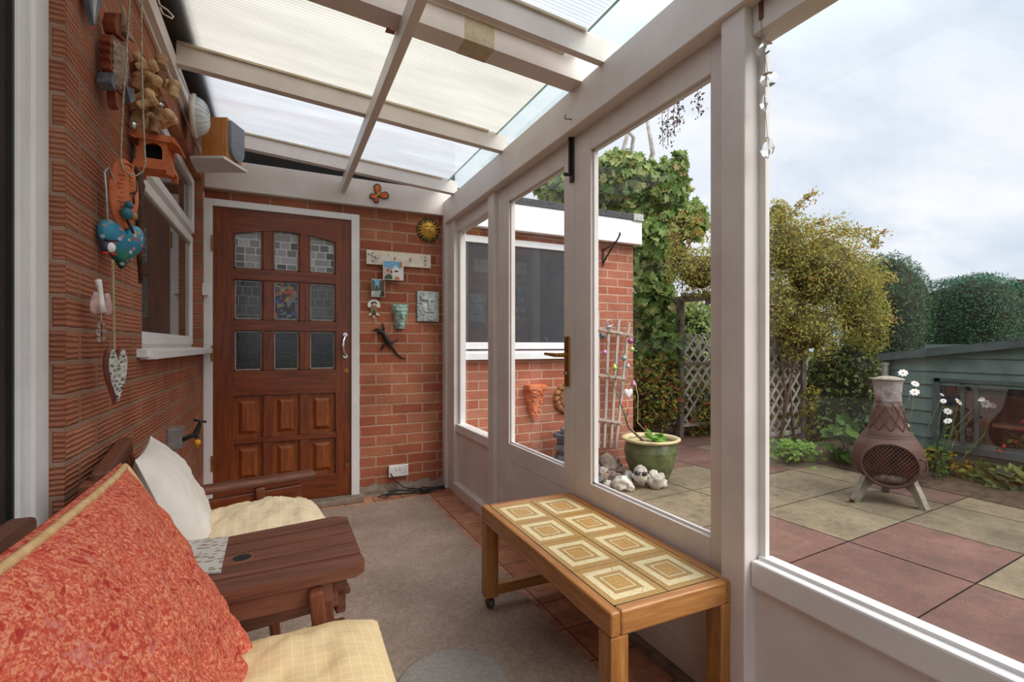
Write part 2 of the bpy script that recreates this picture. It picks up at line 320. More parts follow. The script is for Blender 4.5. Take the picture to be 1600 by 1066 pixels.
def leaded_m(name, lo, hi, lead, bw=.062, rh=.05, seed=0):
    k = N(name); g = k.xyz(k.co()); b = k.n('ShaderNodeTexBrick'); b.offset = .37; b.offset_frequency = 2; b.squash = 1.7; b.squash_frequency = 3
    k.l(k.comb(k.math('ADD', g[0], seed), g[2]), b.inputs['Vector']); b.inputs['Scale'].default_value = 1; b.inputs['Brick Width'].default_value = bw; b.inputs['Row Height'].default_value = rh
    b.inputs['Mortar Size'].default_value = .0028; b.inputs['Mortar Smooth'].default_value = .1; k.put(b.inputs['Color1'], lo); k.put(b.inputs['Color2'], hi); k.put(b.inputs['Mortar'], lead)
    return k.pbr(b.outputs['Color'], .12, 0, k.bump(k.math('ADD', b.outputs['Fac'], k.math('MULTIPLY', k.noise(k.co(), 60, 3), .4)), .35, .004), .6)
def cells_m(name, cols, scale, rough=.5):
    k = N(name); x = k.n('ShaderNodeTexVoronoi'); k.l(k.co(), x.inputs['Vector']); x.inputs['Scale'].default_value = scale
    r = k.xyz(x.outputs['Color'])[0]; m = len(cols)
    return k.pbr(k.ramp(r, [(i/m, c) for i, c in enumerate(cols)], True), rough)
# ------------------------------------------------------------------ SETTING: room shell
XL, XR, YB = -.438, 1.2, 3.64
struct('floor', G().span((-.6, -1.4, -.12), (1.26, 3.9, 0)), quarry_m())
cp = obj('fitted_carpet', G().span((-.43, -1.3, 0), (.965, 3.44, .009)), carpet_m()); tag(cp, 'grey brown fitted carpet covering most of the conservatory floor', 'carpet', kind='structure')
g = G()                                        # left brick wall with a window opening
W0, W1, Z0, Z1 = 2.09, 3.54, 1.085, 2.135
for y0, y1, z0, z1 in ((1.424, W0, -.1, 2.7), (W1, 3.9, -.1, 2.7), (W0, W1, -.1, Z0), (W0, W1, Z1, 2.7)):
    g.span((-.56, y0, z0), (XL, y1, z1))
struct('wall_left', g, brick_left)
struct('wall_left_end', G().span((-.56, 1.418, 0), (XL-.001, 1.4245, 2.6)), brick_end)
g = G()
for x0, x1, z0, z1 in ((-.8, -.438, -.1, 2.7), (.51, 1.24, -.1, 2.7), (-.438, .51, 2.032, 2.7)):
    g.span((x0, YB, z0), (x1, YB+.22, z1))
struct('wall_back', g, brick_back)
struct('trim_1', G().span((XL+.002, 3.60, 2.107), (1.2, 3.638, 2.296)), white, bevel=.003)
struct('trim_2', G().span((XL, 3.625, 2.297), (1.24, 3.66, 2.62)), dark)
g = G(); g.span((XL, 1.40, 2.272), (-.403, 3.63, 2.345)); g.span((XL, 1.40, 2.25), (-.424, 3.63, 2.272))
struct('trim_3', g, white, bevel=.002)
g = G()
def plinth(a, b): return V((.515+a*.665, YB-.005-.022*b-.012*noise.noise(V((a*14, b*3, 1))), .0+.075*(1-b)+.02*noise.noise(V((a*9, 0, 4)))*(1-b)))
g.grid(plinth, 40, 6); struct('baseboard_back', g, concrete)
struct('trim_4', G().span((-.44, 3.50, 0), (.53, 3.66, .038)), concrete, bevel=.006)
# roof
RZ = lambda x: 2.38-.0715*x                    # underside of the sheets
ceil = struct('ceiling')
ys = [(3.35, .05), (2.5, .045), (1.70, .095), (1.545, .032), (.85, .045), (.0, .045), (-.85, .045)]
for y, w in ys:
    x0, x1 = -.404, 1.165; h = .092; g = G()
    g.prism([(x0, y, RZ(x0)), (x1, y, RZ(x1)), (x1, y, RZ(x1)-h), (x0, y, RZ(x0)-h)], (0, w, 0)); obj('rafter', g, white, ceil, bevel=.003)
g = G().prism([(.385, -1.3, 2.185), (.42, -1.3, 2.185), (.42, -1.3, 2.262), (.385, -1.3, 2.262)], (0, 3.61+1.3, 0)); obj('purlin', g, white, ceil, bevel=.003)
def sheet(y0, y1, m, x1=1.06):
    g = G(); g.add([(-.44, y0, RZ(-.44)+.012), (x1, y0, RZ(x1)+.012), (x1, y1, RZ(x1)+.012), (-.44, y1, RZ(-.44)+.012)], [(0,1,2,3)]); obj('roof_sheet', g, m, ceil)
sheet(3.375, 3.63, poly_blue, 1.11); sheet(2.53, 3.37, poly_blue, 1.11); sheet(1.62, 2.52, poly_cream, 1.115); sheet(.86, 1.60, poly_blue); sheet(.0, .85, poly_blue); sheet(-1.4, .0, poly_blue)
edge_m = mat('green_glass_edge', s2l(96,150,132), s2l(150,190,176), .2, 10, .1, bump=0)
clear_strip = glassy('clear_roof_strip', (.86,.93,.9), 1, .03)
for y0, y1, ex in ((2.56, 3.36, 1.10), (1.80, 2.50, 1.105), (.86, 1.54, 1.06), (.02, .84, 1.06)):
    g = G(); g.add([(ex, y0, RZ(ex)-.004), (1.23, y0, RZ(1.2)-.004), (1.23, y1, RZ(1.2)-.004), (ex, y1, RZ(ex)-.004)], [(0,1,2,3)]); obj('glass_strip', g, clear_strip, ceil)
    obj('glass_edge', G().bar((ex, y0, RZ(ex)-.002), (ex, y1, RZ(ex)-.002), .006, .007), edge_m, ceil)
bead = mat('beige_sealant', s2l(190,176,150), s2l(210,198,176), .7, 10, .1)
for y, w in ys[:4]:
    obj('glazing_bead', G().bar((-.4, y-.006, RZ(-.4)-.004), (1.05, y-.006, RZ(1.05)-.004), .012, .01), bead, ceil)
tape_m = mat('brown_tape', s2l(178,160,128), s2l(198,184,156), .5, 30, .1)
y, w = ys[2]; obj('repair_tape', G().prism([(.62, y-.0015, RZ(.62)-.093), (.74, y-.0015, RZ(.74)-.093), (.74, y-.0015, RZ(.74)), (.62, y-.0015, RZ(.62))], (0, .098, 0)), tape_m, ceil)
wd = obj('wooden_wedge', G().prism([(.35, y+.09, 2.262), (.385, y+.09, 2.262), (.385, y+.09, 2.33), (.372, y+.09, 2.33)], (0, .03, 0)), wood('wedge_wood', s2l(130,70,30), s2l(170,104,54), 'z')); tag(wd, 'small brown wooden wedge beside the long roof purlin', 'wedge')
struct('trim_5', G().prism([(-.56, 1.40, RZ(-.56)+.03), (-.325, 1.40, RZ(-.325)+.03), (-.325, 1.40, RZ(-.325)+.06), (-.56, 1.40, RZ(-.56)+.06)], (0, 2.4, 0)), mat('eave_underside', s2l(96,80,70), s2l(130,112,100), .9, 9, .2))
# right glazed wall
wr = struct('wall_right')
obj('eaves_beam', G().span((1.14, -1.4, 2.04), (1.26, 3.63, 2.212)), white, wr, bevel=.004)
obj('corner_post', G().span((1.165, 3.43, 0), (1.26, 3.635, 2.042)), white, wr, bevel=.004)
obj('corner_post', G().span((1.14, 3.57, 0), (1.166, 3.638, 2.11)), white, wr, bevel=.003)
obj('mullion_post', G().span((1.17, 2.70, 0), (1.26, 2.79, 2.042)), white, wr, bevel=.004)
obj('main_post', G().span((1.155, .925, 0), (1.26, 1.005, 2.05)), white, wr, bevel=.004)
obj('main_post', G().span((1.155, -1.0, 0), (1.26, -.9, 2.05)), white, wr, bevel=.004)
def panel(y0, y1, ztop, name='lower_panel'):
    obj(name, G().span((1.198, y0, .02), (1.25, y1, ztop-.06)), white, wr)
panel(2.79, 3.43, .52); panel(-.9, .925, .50)
obj('sill_rail', G().span((1.18, 2.79, .455), (1.262, 3.43, .517)), white2, wr, bevel=.006)
obj('base_rail', G().span((1.155, 2.79, 0), (1.26, 3.43, .085)), white, wr, bevel=.006)
obj('sill_rail', G().span((1.178, -.9, .43), (1.262, .925, .503)), white2, wr, bevel=.006)
obj('base_rail', G().span((1.175, -.9, 0), (1.26, .925, .07)), white, wr, bevel=.006)
obj('door_threshold', G().span((1.17, 1.0, -.02), (1.27, 2.71, .022)), concrete, wr)
obj('head_rail', G().span((1.185, -.9, 1.962), (1.26, .925, 2.045)), white, wr, bevel=.004)
obj('head_rail', G().span((1.19, 2.79, 1.95), (1.26, 3.43, 2.045)), white, wr, bevel=.004)
def pane(name, y0, y1, z0, z1, m, parent=None, x=1.222):
    return obj(name, G().add([(x, y0, z0), (x, y0, z1), (x, y1, z1), (x, y1, z0)], [(0,1,2,3)]), m, parent)
w2 = struct('window_2'); pane('glass_pane', -.9, .925, .503, 1.962, glass, w2)
obj('glazing_bead', G().span((1.214, .905, .503), (1.222, .925, 1.962)).span((1.205, -.9, .503), (1.222, .92, .512)), white2, w2)
w3 = struct('window_3'); pane('glass_pane', 2.79, 3.43, .517, 1.95, glass_far, w3)
obj('glazing_bead', G().span((1.205, 2.79, .517), (1.222, 2.806, 1.95)).span((1.205, 3.40, .517), (1.222, 3.43, 1.95)), white2, w3)
def leaf(name, y0, y1, s0, s1, zb, zt, gm):
    d = struct(name); X0, X1 = 1.196, 1.238
    g = G(); g.span((X0, y0, .025), (X1, y0+s0, 2.042)); g.span((X0, y1-s1, .025), (X1, y1, 2.042)); g.span((X0, y0+s0, 1.938), (X1, y1-s1, 2.042)); g.span((X0, y0+s0, zb-.10), (X1, y1-s1, zb)); g.span((X0, y0+s0, .025), (X1, y1-s1, .14))
    obj('door_frame', g, white, d, bevel=.003)
    obj('kick_panel', G().span((X0+.002, y0+s0-.002, .139), (X1-.008, y1-s1+.002, zb-.099)), white, d)
    pane('glass_pane', y0+s0, y1-s1, zb, 1.938, gm, d, 1.219)
    b = .009; g = G()
    for a in ((y0+s0, y0+s0+b, zb, 1.938), (y1-s1-b, y1-s1, zb, 1.938), (y0+s0, y1-s1, zb, zb+b), (y0+s0, y1-s1, 1.938-b, 1.938)): g.span((1.209, a[0], a[2]), (1.2185, a[1], a[3]))
    obj('glazing_bead', g, white2, d); return d
d2 = leaf('door_2', 1.845, 2.697, .088, .158, .533, 1.934, glass_far)
d3 = leaf('door_3', 1.012, 1.842, .068, .125, .508, 1.938, glass)
def on_right(px, py, x=1.196): return at(px, py, X=x)
p = on_right(887, 565); g = G(); g.span((p.x-.007, p.y-.02, p.z-.115), (p.x, p.y+.02, p.z+.115)); h = obj('door_handle', g, brass, d2, bevel=.003)
q = V((p.x-.007, p.y, p.z+.03)); g = G().cone(q, q+V((-.04,0,0)), .011, .009); g.tube([q+V((-.04,0,0)), q+V((-.045,.03,0)), q+V((-.045,.075,.002)), q+V((-.042,.125,.004))], [.010,.0095,.008,.007]); obj('lever', g, brass, h)
g = G().cone((p.x-.007, p.y, p.z-.055), (p.x-.018, p.y, p.z-.055), .009, .008); obj('turn_knob', g, galv, h)
a = on_right(901, 206, 1.19); b = on_right(905, 278, 1.19); ym = 1.856; g = G().span((1.184, ym-.013, b.z), (1.196, ym+.013, a.z+.005)); g.cone((1.178, ym, b.z+.03), (1.178, ym, a.z+.015), .006); g.span((1.168, ym-.016, a.z-.01), (1.196, ym+.016, a.z+.012)); bt = obj('bolt', g, black, d3, bevel=.002)
obj('bolt_knob', G().cone((1.178, ym, b.z+.03), (1.15, ym, b.z+.03), .006, .009), black, bt)
p = on_right(893, 187, 1.14); hk = obj('cup_hook', G().tube([p+V((0,0,0)), p+V((-.02,0,0)), p+V((-.03,0,-.006)), p+V((-.034,0,.004)), p+V((-.03,.0,.014))], .0022, 6), black); tag(hk, 'small black cup hook screwed into the white eaves beam', 'hook')
# back door: glazed mahogany door in a white frame
d1 = struct('door_1'); DY = 3.60
g = G().span((-.438, 3.585, .03), (-.388, 3.70, 2.034)).span((.455, 3.585, .03), (.51, 3.70, 2.034)).span((-.388, 3.585, 1.99), (.455, 3.70, 2.034)); obj('door_frame', g, white2, d1, bevel=.003)
cx = [(-.274, -.106), (-.045, .117), (.178, .35)]; rz = [(1.60, 1.87), (1.265, 1.53), (.93, 1.197), (.49, .768), (.20, .455)]
g = G()
def dbox(x0, x1, z0, z1, y=DY, t=.045): g.span((x0, y, z0), (x1, y+t, z1))
dbox(-.388, cx[0][0]-.0, .04, 1.988); dbox(cx[2][1], .455, .04, 1.988)
obj('stile', g, mahog, d1, bevel=.003); g = G()
for z0, z1 in ((.04, .20), (.455, .49), (.768, .93), (1.197, 1.265), (1.53, 1.60)): dbox(cx[0][0]-.002, cx[2][1]+.002, z0, z1)
arc = lambda x: 1.868-.045*((x-.038)/.312)**2
pts = [(cx[0][0]-.002, DY, 1.988)]+[(x, DY, arc(x)) for x in np.linspace(cx[0][0]-.002, cx[2][1]+.002, 17)]+[(cx[2][1]+.002, DY, 1.988)]
g.prism(pts, (0, .045, 0)); obj('rail', g, mahogx, d1, bevel=.003); g = G()
for i in (0, 1):
    for z0, z1 in rz: dbox(cx[i][1], cx[i+1][0], z0-.001, z1, DY+.004, .037)
obj('glazing_bar', g, mahog, d1, bevel=.006)
lead_hi = leaded_m('leaded_glass_reflecting', s2l(66,64,62), s2l(176,178,178), s2l(206,208,206)); lead_lo = leaded_m('leaded_glass_dim', s2l(44,42,38), s2l(86,84,78), s2l(112,112,104), .058, .062, .4); lead_dk = leaded_m('leaded_glass_dark', s2l(20,17,15), s2l(40,35,31), s2l(52,48,44), .06, .07, .9)  # top-row panes coloured paler, reflected light painted into the glass
jars = cells_m('coloured_things_behind_pane', [s2l(40,36,32), s2l(120,120,116), s2l(60,76,130), s2l(170,60,36), s2l(150,124,60), s2l(110,110,112), s2l(60,50,44)], 40, .15)
came = mat('pale_glass_border', s2l(170,176,172), s2l(206,210,206), .3, 20, .1, bump=0)
for r, (z0, z1) in enumerate(rz):
    for c, (x0, x1) in enumerate(cx):
        if r < 3:
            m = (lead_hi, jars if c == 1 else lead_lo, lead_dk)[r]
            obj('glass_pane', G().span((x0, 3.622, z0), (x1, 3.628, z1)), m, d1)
            g = G(); b = .0045; zt = z1 if r else arc((x0+x1)/2)-.012
            for q in ((x0+.008, x0+.008+b, z0+.01, zt-.006), (x1-.008-b, x1-.008, z0+.01, zt-.006), (x0+.008, x1-.008, z0+.01, z0+.01+b), (x0+.008, x1-.008, zt-.006-b, zt-.006)): g.span((q[0], 3.618, q[2]), (q[1], 3.6225, q[3]))
            obj('bevel_border', g, came, d1)
            g = G()
            for q in ((x0, x0+.009, z0, z1), (x1-.009, x1, z0, z1), (x0, x1, z0, z0+.01)): g.span((q[0], 3.611, q[2]), (q[1], 3.622, q[3]))
            obj('glazing_bead', g, mahog, d1)
        else:
            g = G().span((x0-.01, 3.628, z0-.01), (x1+.01, 3.634, z1+.01)); e = .026; f = .05
            a = [(x0+e, 3.628, z0+e), (x1-e, 3.628, z0+e), (x1-e, 3.628, z1-e), (x0+e, 3.628, z1-e)]; b = [(x0+f, 3.611, z0+f), (x1-f, 3.611, z0+f), (x1-f, 3.611, z1-f), (x0+f, 3.611, z1-f)]
            g.add(a+b, [(0,1,5,4), (1,2,6,5), (2,3,7,6), (3,0,4,7), (4,5,6,7)]); obj('raised_panel', g, mahogp, d1)
p = at(538, 540, Y=DY); g = G()
for z in (p.z+.075, p.z-.075): g.cone((p.x+.006, DY, z), (p.x+.006, DY-.008, z), .017, .015)
g.tube([V((p.x+.006, DY-.004, p.z+.075)), V((p.x+.004, DY-.03, p.z+.068)), V((p.x-.012, DY-.042, p.z+.03)), V((p.x-.014, DY-.043, p.z)), V((p.x-.012, DY-.042, p.z-.03)), V((p.x+.004, DY-.03, p.z-.068)), V((p.x+.006, DY-.004, p.z-.075))], [.008,.008,.009,.012,.009,.008,.008], 10)
obj('pull_handle', g, chrome, d1)
for px, py in ((541, 579), (542, 727)):
    p = at(px, py, Y=DY); obj('lock_cylinder', G().cone((p.x, DY, p.z), (p.x, DY-.006, p.z), .017, .015), brass, d1)
for z in (1.75, 1.05, .35): obj('hinge', G().cone((-.39, 3.583, z-.05), (-.39, 3.583, z+.05), .006), brass, d1)
# left window in its brick recess, and the patio door beside it
WX = -.487; w1 = struct('window_1')
def rect_frame(g, y0, y1, z0, z1, b, x0, x1):
    for q in ((y0, y0+b, z0, z1), (y1-b, y1, z0, z1), (y0+b, y1-b, z0, z0+b), (y0+b, y1-b, z1-b, z1)): g.span((x0, q[0], q[2]), (x1, q[1], q[3]))
    return g
obj('window_frame', rect_frame(G(), 2.10, 3.535, 1.093, 2.13, .035, WX-.05, WX-.006).span((WX-.05, 2.12, 1.745), (WX-.006, 3.52, 1.775)), white2, w1, bevel=.003)
obj('sash', rect_frame(G(), 2.115, 3.52, 1.785, 2.115, .048, WX-.04, WX+.012), white2, w1, bevel=.006)
obj('sash', rect_frame(G(), 2.115, 3.52, 1.105, 1.765, .05, WX-.04, WX+.004), white2, w1, bevel=.006)
pane('glass_pane', 2.15, 3.49, 1.825, 2.08, darkglass, w1, WX-.012); pane('glass_pane', 2.15, 3.49, 1.145, 1.73, darkglass, w1, WX-.012)
obj('window_sill', G().prism([(-.50, 2.06, 1.092), (-.385, 2.06, 1.082), (-.385, 2.06, 1.052), (-.50, 2.06, 1.052)], (0, 1.50, 0)).prism([(-.45, 2.02, 1.09), (-.41, 2.02, 1.086), (-.41, 2.02, 1.06), (-.45, 2.02, 1.06)], (0, .05, 0)), white2, w1, bevel=.003)
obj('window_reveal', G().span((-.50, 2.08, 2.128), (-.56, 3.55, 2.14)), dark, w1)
d4 = struct('door_4'); PX_ = -.464
g = G().span((-.54, 1.345, -.02), (PX_, 1.419, 2.6)).span((-.53, 1.31, -.02), (PX_-.012, 1.347, 2.6)).span((-.53, 1.287, -.02), (PX_-.004, 1.312, 2.6)).span((-.53, -1.2, 0), (PX_-.004, 1.29, .08)).span((-.53, -1.2, 2.15), (PX_-.004, 1.29, 2.6)); obj('door_frame', g, white2, d4, bevel=.006)
obj('rubber_seal', G().span((-.50, 1.278, .05), (PX_-.010, 1.288, 2.2)), rubber, d4)
pane('glass_pane', -1.2, 1.28, .08, 2.15, darkglass, d4, PX_-.02)
# electrics on the walls
p = at(320, 453, Y=3.58); g = G().span((p.x-.022, 3.545, p.z-.038), (p.x+.022, 3.585, p.z+.038)); t = obj('junction_box', g, white2, bevel=.005); tag(t, 'small white electrical box on the white door frame left of the brown door', 'electrical box')
cb = G().tube([at(318, 300, Y=3.59), at(319, 360, Y=3.59), at(319, 440, Y=3.59)], .0035, 6); obj('cable', cb, white2, t)
p = at(622, 735, Y=YB); t = thing('double_socket', 'white double power socket low on the brick wall right of the door', 'socket', (p.x, YB, p.z))
obj('face_plate', G().span((p.x-.073, YB-.022, p.z-.043), (p.x+.073, YB, p.z+.043)), white2, t, bevel=.005)
for s in (-1, 1):
    obj('rocker_switch', G().span((p.x+s*.014-.008, YB-.027, p.z+.008), (p.x+s*.014+.008, YB-.021, p.z+.032)), white2, t, bevel=.002)
    g = G()
    for dx, dz, a, b in ((0, .008, .003, .008), (-.011, -.014, .007, .003), (.011, -.014, .007, .003)): g.span((p.x+s*.045+dx-a/2, YB-.0228, p.z+dz-b/2), (p.x+s*.045+dx+a/2, YB-.0215, p.z+dz+b/2))
    obj('pin_holes', g, rubber, t)
random.seed(3); g = G()
for j in range(4):
    pts = []; x = .62+.03*j
    while x < 1.14: pts.append(V((x, 3.50+.05*noise.noise(V((x*7, j*3.1, 0)))+.02*j, .02+.022*abs(noise.noise(V((x*9, j*2.2, 5))))))); x += .025
    g.tube(pts, .005, 6)
g.tube([at(610, 740, Y=3.62), at(618, 752, Y=3.6), at(632, 762, Y=3.56), at(650, 764, Y=3.53)], .004, 6)
g.ball((.97, 3.52, .03), (.05, .025, .02)); t = obj('power_cable', g, rubber); tag(t, 'black tangled power cables on the floor below the socket', 'cable')
# bulkhead lamp, speaker and shelf high on the left
LX = -.40; p = V((-.403, 2.9, 2.262)); t = thing('bulkhead_lamp', 'round white ribbed bulkhead lamp on the timber board high on left wall', 'lamp', p)
ly, lz = 2.90, 2.262; lx = -.403
obj('lamp_base', G().lathe((lx, ly, lz), [(0, 0), (.098, 0), (.105, .006), (.105, .02), (.09, .024)], 36, (1, 0, 0)), cream, t)
lampglass = mat('ribbed_lamp_glass', s2l(196,200,198), s2l(216,220,218), .2, 10, .05, bump=0)
g = G(); nn = 48; prof = [(.092, .018), (.09, .03), (.08, .05), (.06, .066), (.03, .076), (0, .078)]
g.lathe((lx, ly, lz), [(r*(1+.0), h) for r, h in prof], nn, (1, 0, 0)); obj('diffuser', g, lampglass, t)
g = G()
for a in np.linspace(0, 2*PI, 20, False):
    g.tube([V((lx+h+.001, ly+r*math.cos(a), lz+r*math.sin(a))) for r, h in prof[:-1]], .0018, 5)
obj('rib', g, lampglass, t)
wv = G().tube([at(275, 103, X=-.385), at(284, 122, X=-.37), at(292, 140, X=-.37), at(300, 156, X=-.385)], .0025, 6); t2 = obj('lamp_cable', wv, cream); tag(t2, 'thin cream cable looping from the roof rafter down to the bulkhead lamp', 'cable')
g = G().tube([V(q) for q in (at(246, -4, X=-.39), at(250, 8, X=-.38), at(262, 16, X=-.36), at(271, 26, X=-.345), at(268, 29, X=-.35), at(255, 22, X=-.37), at(250, 12, X=-.385))], .003, 6); t2 = obj('cable_loop', g, cream); tag(t2, 'loop of thin cream cable hanging beside the board at the roof edge', 'cable')
SHZ = 2.12
t = obj('wall_shelf', G().prism([(XL, 3.09, SHZ-.014), (-.275, 3.01, SHZ-.014), (-.172, 3.205, SHZ-.014), (XL, 3.33, SHZ-.014)], (0, 0, .014)), white2)
tag(t, 'small white wall shelf holding the speaker in the far left corner', 'shelf')
t = thing('speaker', 'orange wood bookshelf speaker with grey rounded grille on white corner shelf', 'speaker', (-.294, 3.145, SHZ))
fw = V((.897,-.44,0)).normalized(); sd = V((.44,.897,0)).normalized(); c = V((-.294, 3.145, SHZ+.114))
Rb = Matrix((fw, sd, V((0,0,1)))).transposed()
obj('cabinet', G().box(c, (.14, .145, .226), Rb), pine, t, bevel=.003)
gr = mat('grey_grille', s2l(120,124,132), s2l(140,144,150), .8, 200, .1, bump=.3, bsc=600)
fc = c+fw*.07; pts = []
for k in range(33):
    an = PI*(1+k/32.0); pts.append(fc+sd*(.064*math.cos(an))+V((0,0,-.038+.064*math.sin(an))))
pts += [fc+sd*.064+V((0,0,.098)), fc-sd*.064+V((0,0,.098))]
obj('grille', G().prism(pts, fw*.02), gr, t, bevel=.004)
obj('speaker_cone', G().lathe(fc+fw*.0205+V((0,0,-.04)), [(.045, 0), (.043, .002), (.04, 0)], 28, tuple(fw)), gr, t)
# tap with box on left wall
t = thing('garden_tap', 'dark wall tap with yellow hose connector on a galvanised box', 'tap', (XL, 2.53, .70))
a = at(261, 671, Y=2.5); b = at(284, 702, Y=2.5)
obj('back_box', G().span((XL, 2.50, b.z), (-.386, 2.60, a.z)), galv, t, bevel=.003)
q = V((-.386, 2.54, at(288, 687, Y=2.54).z)); e = at(306, 678, Y=2.54); tp = at(312, 658, Y=2.54); nz = at(307, 686, Y=2.54); nb = at(308, 700, Y=2.54)
obj('tap_body', G().tube([q, q.lerp(e, .4), e, nz+V((0,0,.004))], [.010,.010,.013,.010], 10).cone(e, tp-V((0,0,.012)), .013, .008), black, t)
obj('tap_handle', G().cone(tp-V((0,0,.012)), tp, .005, .006).tube([tp+V((-.022,0,.006)), tp, tp+V((.026,0,-.006))], [.006,.004,.006], 8), black, t)
yel = mat('yellow_plastic', s2l(226,150,20), s2l(238,176,44), .4, 10, .05, bump=0)
obj('hose_connector', G().lathe(nb, [(0, 0), (.007, 0), (.007, .012), (.013, .014), (.014, .022), (.013, .034), (.009, .036), (0, .036)], 16), yel, t)
# ------------------------------------------------------------------ ornaments on back wall
Yw = YB
t = thing('butterfly_ornament', 'orange butterfly ornament fixed to the white board above the door', 'ornament', at(588, 306, Y=3.60))
c = at(589, 306, Y=3.598); bo = mat('orange_glaze', s2l(196,60,24), s2l(236,120,50), .4, 40, .2); byl = mat('dark_green_trim', s2l(40,44,28), s2l(90,84,40), .5, 30, .2)
rot = Matrix.Rotation(math.radians(42), 3, 'Y')
def wing(sx, up, k=1.0, grow=0):
    d = V((sx*.64, 0, .77)) if up > 0 else V((sx*.52, 0, -.85)); n_ = V((d.z, 0, -d.x)); L, W_ = (.086, .036) if up > 0 else (.056, .028); pts = []
    for i in range(18):
        a = 2*PI*i/18; x = .5-.5*math.cos(a); y = math.sin(a)*(.35+.65*x)*(1+.10*math.sin(5*a)); pts.append(d*(L*x)+n_*(W_*y))
    m = sum(pts, V())/18; return [c+rot @ ((p-m)*k+m+V((0, -.010-grow, 0))) for p in pts]
for sx in (-1, 1):
    for up in (1, -1):
        w_ = obj('wing', G().prism(wing(sx, up), (0, .006, 0)), byl, t); obj('wing_panel', G().prism(wing(sx, up, .72, .003), (0, .004, 0)), bo, w_)
obj('body', G().ball(c+V((0,-.014,0)), (.006, .006, .034), R=rot), gold, t)
# face relief used by several plaques
def gs(u, v, a, b, su, sv): return math.exp(-((u-a)/su)**2-((v-b)/sv)**2)
def face(u, v):
    h = .55*math.exp(-(u/.72)**4-((v+.05)/.95)**4)
    h += .42*gs(u, v, 0, .08, .13, .28)+.25*gs(u, v, 0, -.12, .22, .12)
    for s in (-1, 1):
        h += .22*gs(u, v, s*.34, .42, .26, .08)-.34*gs(u, v, s*.32, .26, .17, .10)+.18*gs(u, v, s*.32, .25, .10, .05)+.16*gs(u, v, s*.42, -.12, .2, .22)
        h += .14*gs(u, v, s*.22, -.30, .2, .06)
    h += .15*gs(u, v, 0, -.50, .22, .05)-.22*gs(u, v, 0, -.42, .22, .04)
    return h
SX, SZ, SN_ = V((1,0,0)), V((0,0,1)), V((0,-1,0))
c = at(669, 360, Y=Yw); t = thing('sun_plaque', 'gold smiling sun face plaque at the top right of the back wall', 'plaque', c)
obj('back_disc', G().lathe(c, [(0, .008), (.088, .008), (.092, .004), (.092, 0)], 36, (0,-1,0)), mat('dark_bronze', s2l(52,46,30), s2l(84,72,44), .6, 30, .2), t)
g = G()
for k in range(20):
    a = 2*PI*k/20; L = .098 if k % 2 else .086; d = V((math.cos(a), 0, math.sin(a))); n2 = V((-d.z, 0, d.x)); q = c+V((0,-.010,0))
    g.add([q+d*.05+n2*.0085, q+d*.05-n2*.0085, q+d*L+n2*.003*(1 if k % 2 else -1), q+d*.055+V((0,-.01,0))], [(0,1,2), (0,3,1), (1,3,2), (2,3,0)])
obj('ray', g, gold, t)
obj('face', G().grid(lambda a, b: (lambda r, th: c+V((r*math.cos(th)*.054, -.010-.016*math.sqrt(max(0, 1-r*r))-.036*face(r*math.cos(th)*.9, r*math.sin(th)*.95)*(1-r**6), r*math.sin(th)*.057)))(a, 2*PI*b), 18, 48), gold, t)
a = at(572, 391, Y=Yw); b = at(672, 419, Y=Yw); z1 = at(572, 391, Y=Yw).z; z0 = at(572, 413, Y=Yw).z
t = thing('hook_rack', 'cream painted wooden hook rack on the brick wall', 'hook rack', (a.x, Yw, z0))
crp = mat('distressed_cream_paint', s2l(222,208,186), s2l(240,230,212), .6, 30, .1, bump=.2)
obj('board', G().span((a.x, Yw-.02, z0), (b.x, Yw, z1)), crp, t, bevel=.002)
for f in (.13, .42, .66, .90):
    q = V((a.x+(b.x-a.x)*f, Yw-.02, (z0+z1)/2)); obj('hook', G().tube([q+V((0,0,.012)), q+V((0,-.008,.0)), q+V((0,-.022,-.012)), q+V((0,-.03,0)), q+V((0,-.03,.012))], .003, 6), galv, t)
for fx in (.09, .91):
    for dz in (.03, -.03): obj('screw', G().cone((a.x+(b.x-a.x)*fx, Yw-.0225, (z0+z1)/2+dz), (a.x+(b.x-a.x)*fx, Yw-.019, (z0+z1)/2+dz), .005), black, t)
q = V((a.x+.04, Yw-.04, (z0+z1)/2)); tl = obj('key_tool', G().cone(q+V((-.035,-.004,.022)), q+V((.03,-.006,-.012)), .006, .005).tube([q+V((.03,-.006,-.012)), q+V((.045,-.01,-.006)), q+V((.05,-.01,.012))], .003, 6), galv); tag(tl, 'small metal tool hanging on the first hook of cream rack', 'tool')
# two picture tiles
def pic(px0, py0, px1, py1, y, label, blocks, name='picture_tile'):
    a = at(px0, py0, Y=y); b = at(px1, py1, Y=y); W = b.x-a.x; H = a.z-b.z
    t = thing(name, label, 'picture', (a.x, y, b.z)); obj('backing', G().span((a.x, y-.012, b.z), (b.x, y, a.z)), white2, t, bevel=.002)
    for i, (nm, poly, m) in enumerate(blocks): obj(nm, G().prism([V((a.x+W*u, y-.0122-.0006*i, b.z+H*v)) for u, v in poly], (0, .0005, 0)), m, t)
pm = lambda n, c: mat(n, s2l(*c), rough=.4, bump=0, var=.12, sc=60)
sky_p, wht_p, orn_p, grn_p, dk_p, red_p, sand_p, pnk_p = pm('paint_sky', (120,178,214)), pm('paint_white', (232,228,222)), pm('paint_orange', (206,120,50)), pm('paint_green', (60,92,62)), pm('paint_dark', (46,44,42)), pm('paint_red', (150,54,46)), pm('paint_sand', (198,180,150)), pm('paint_pink', (206,180,166))
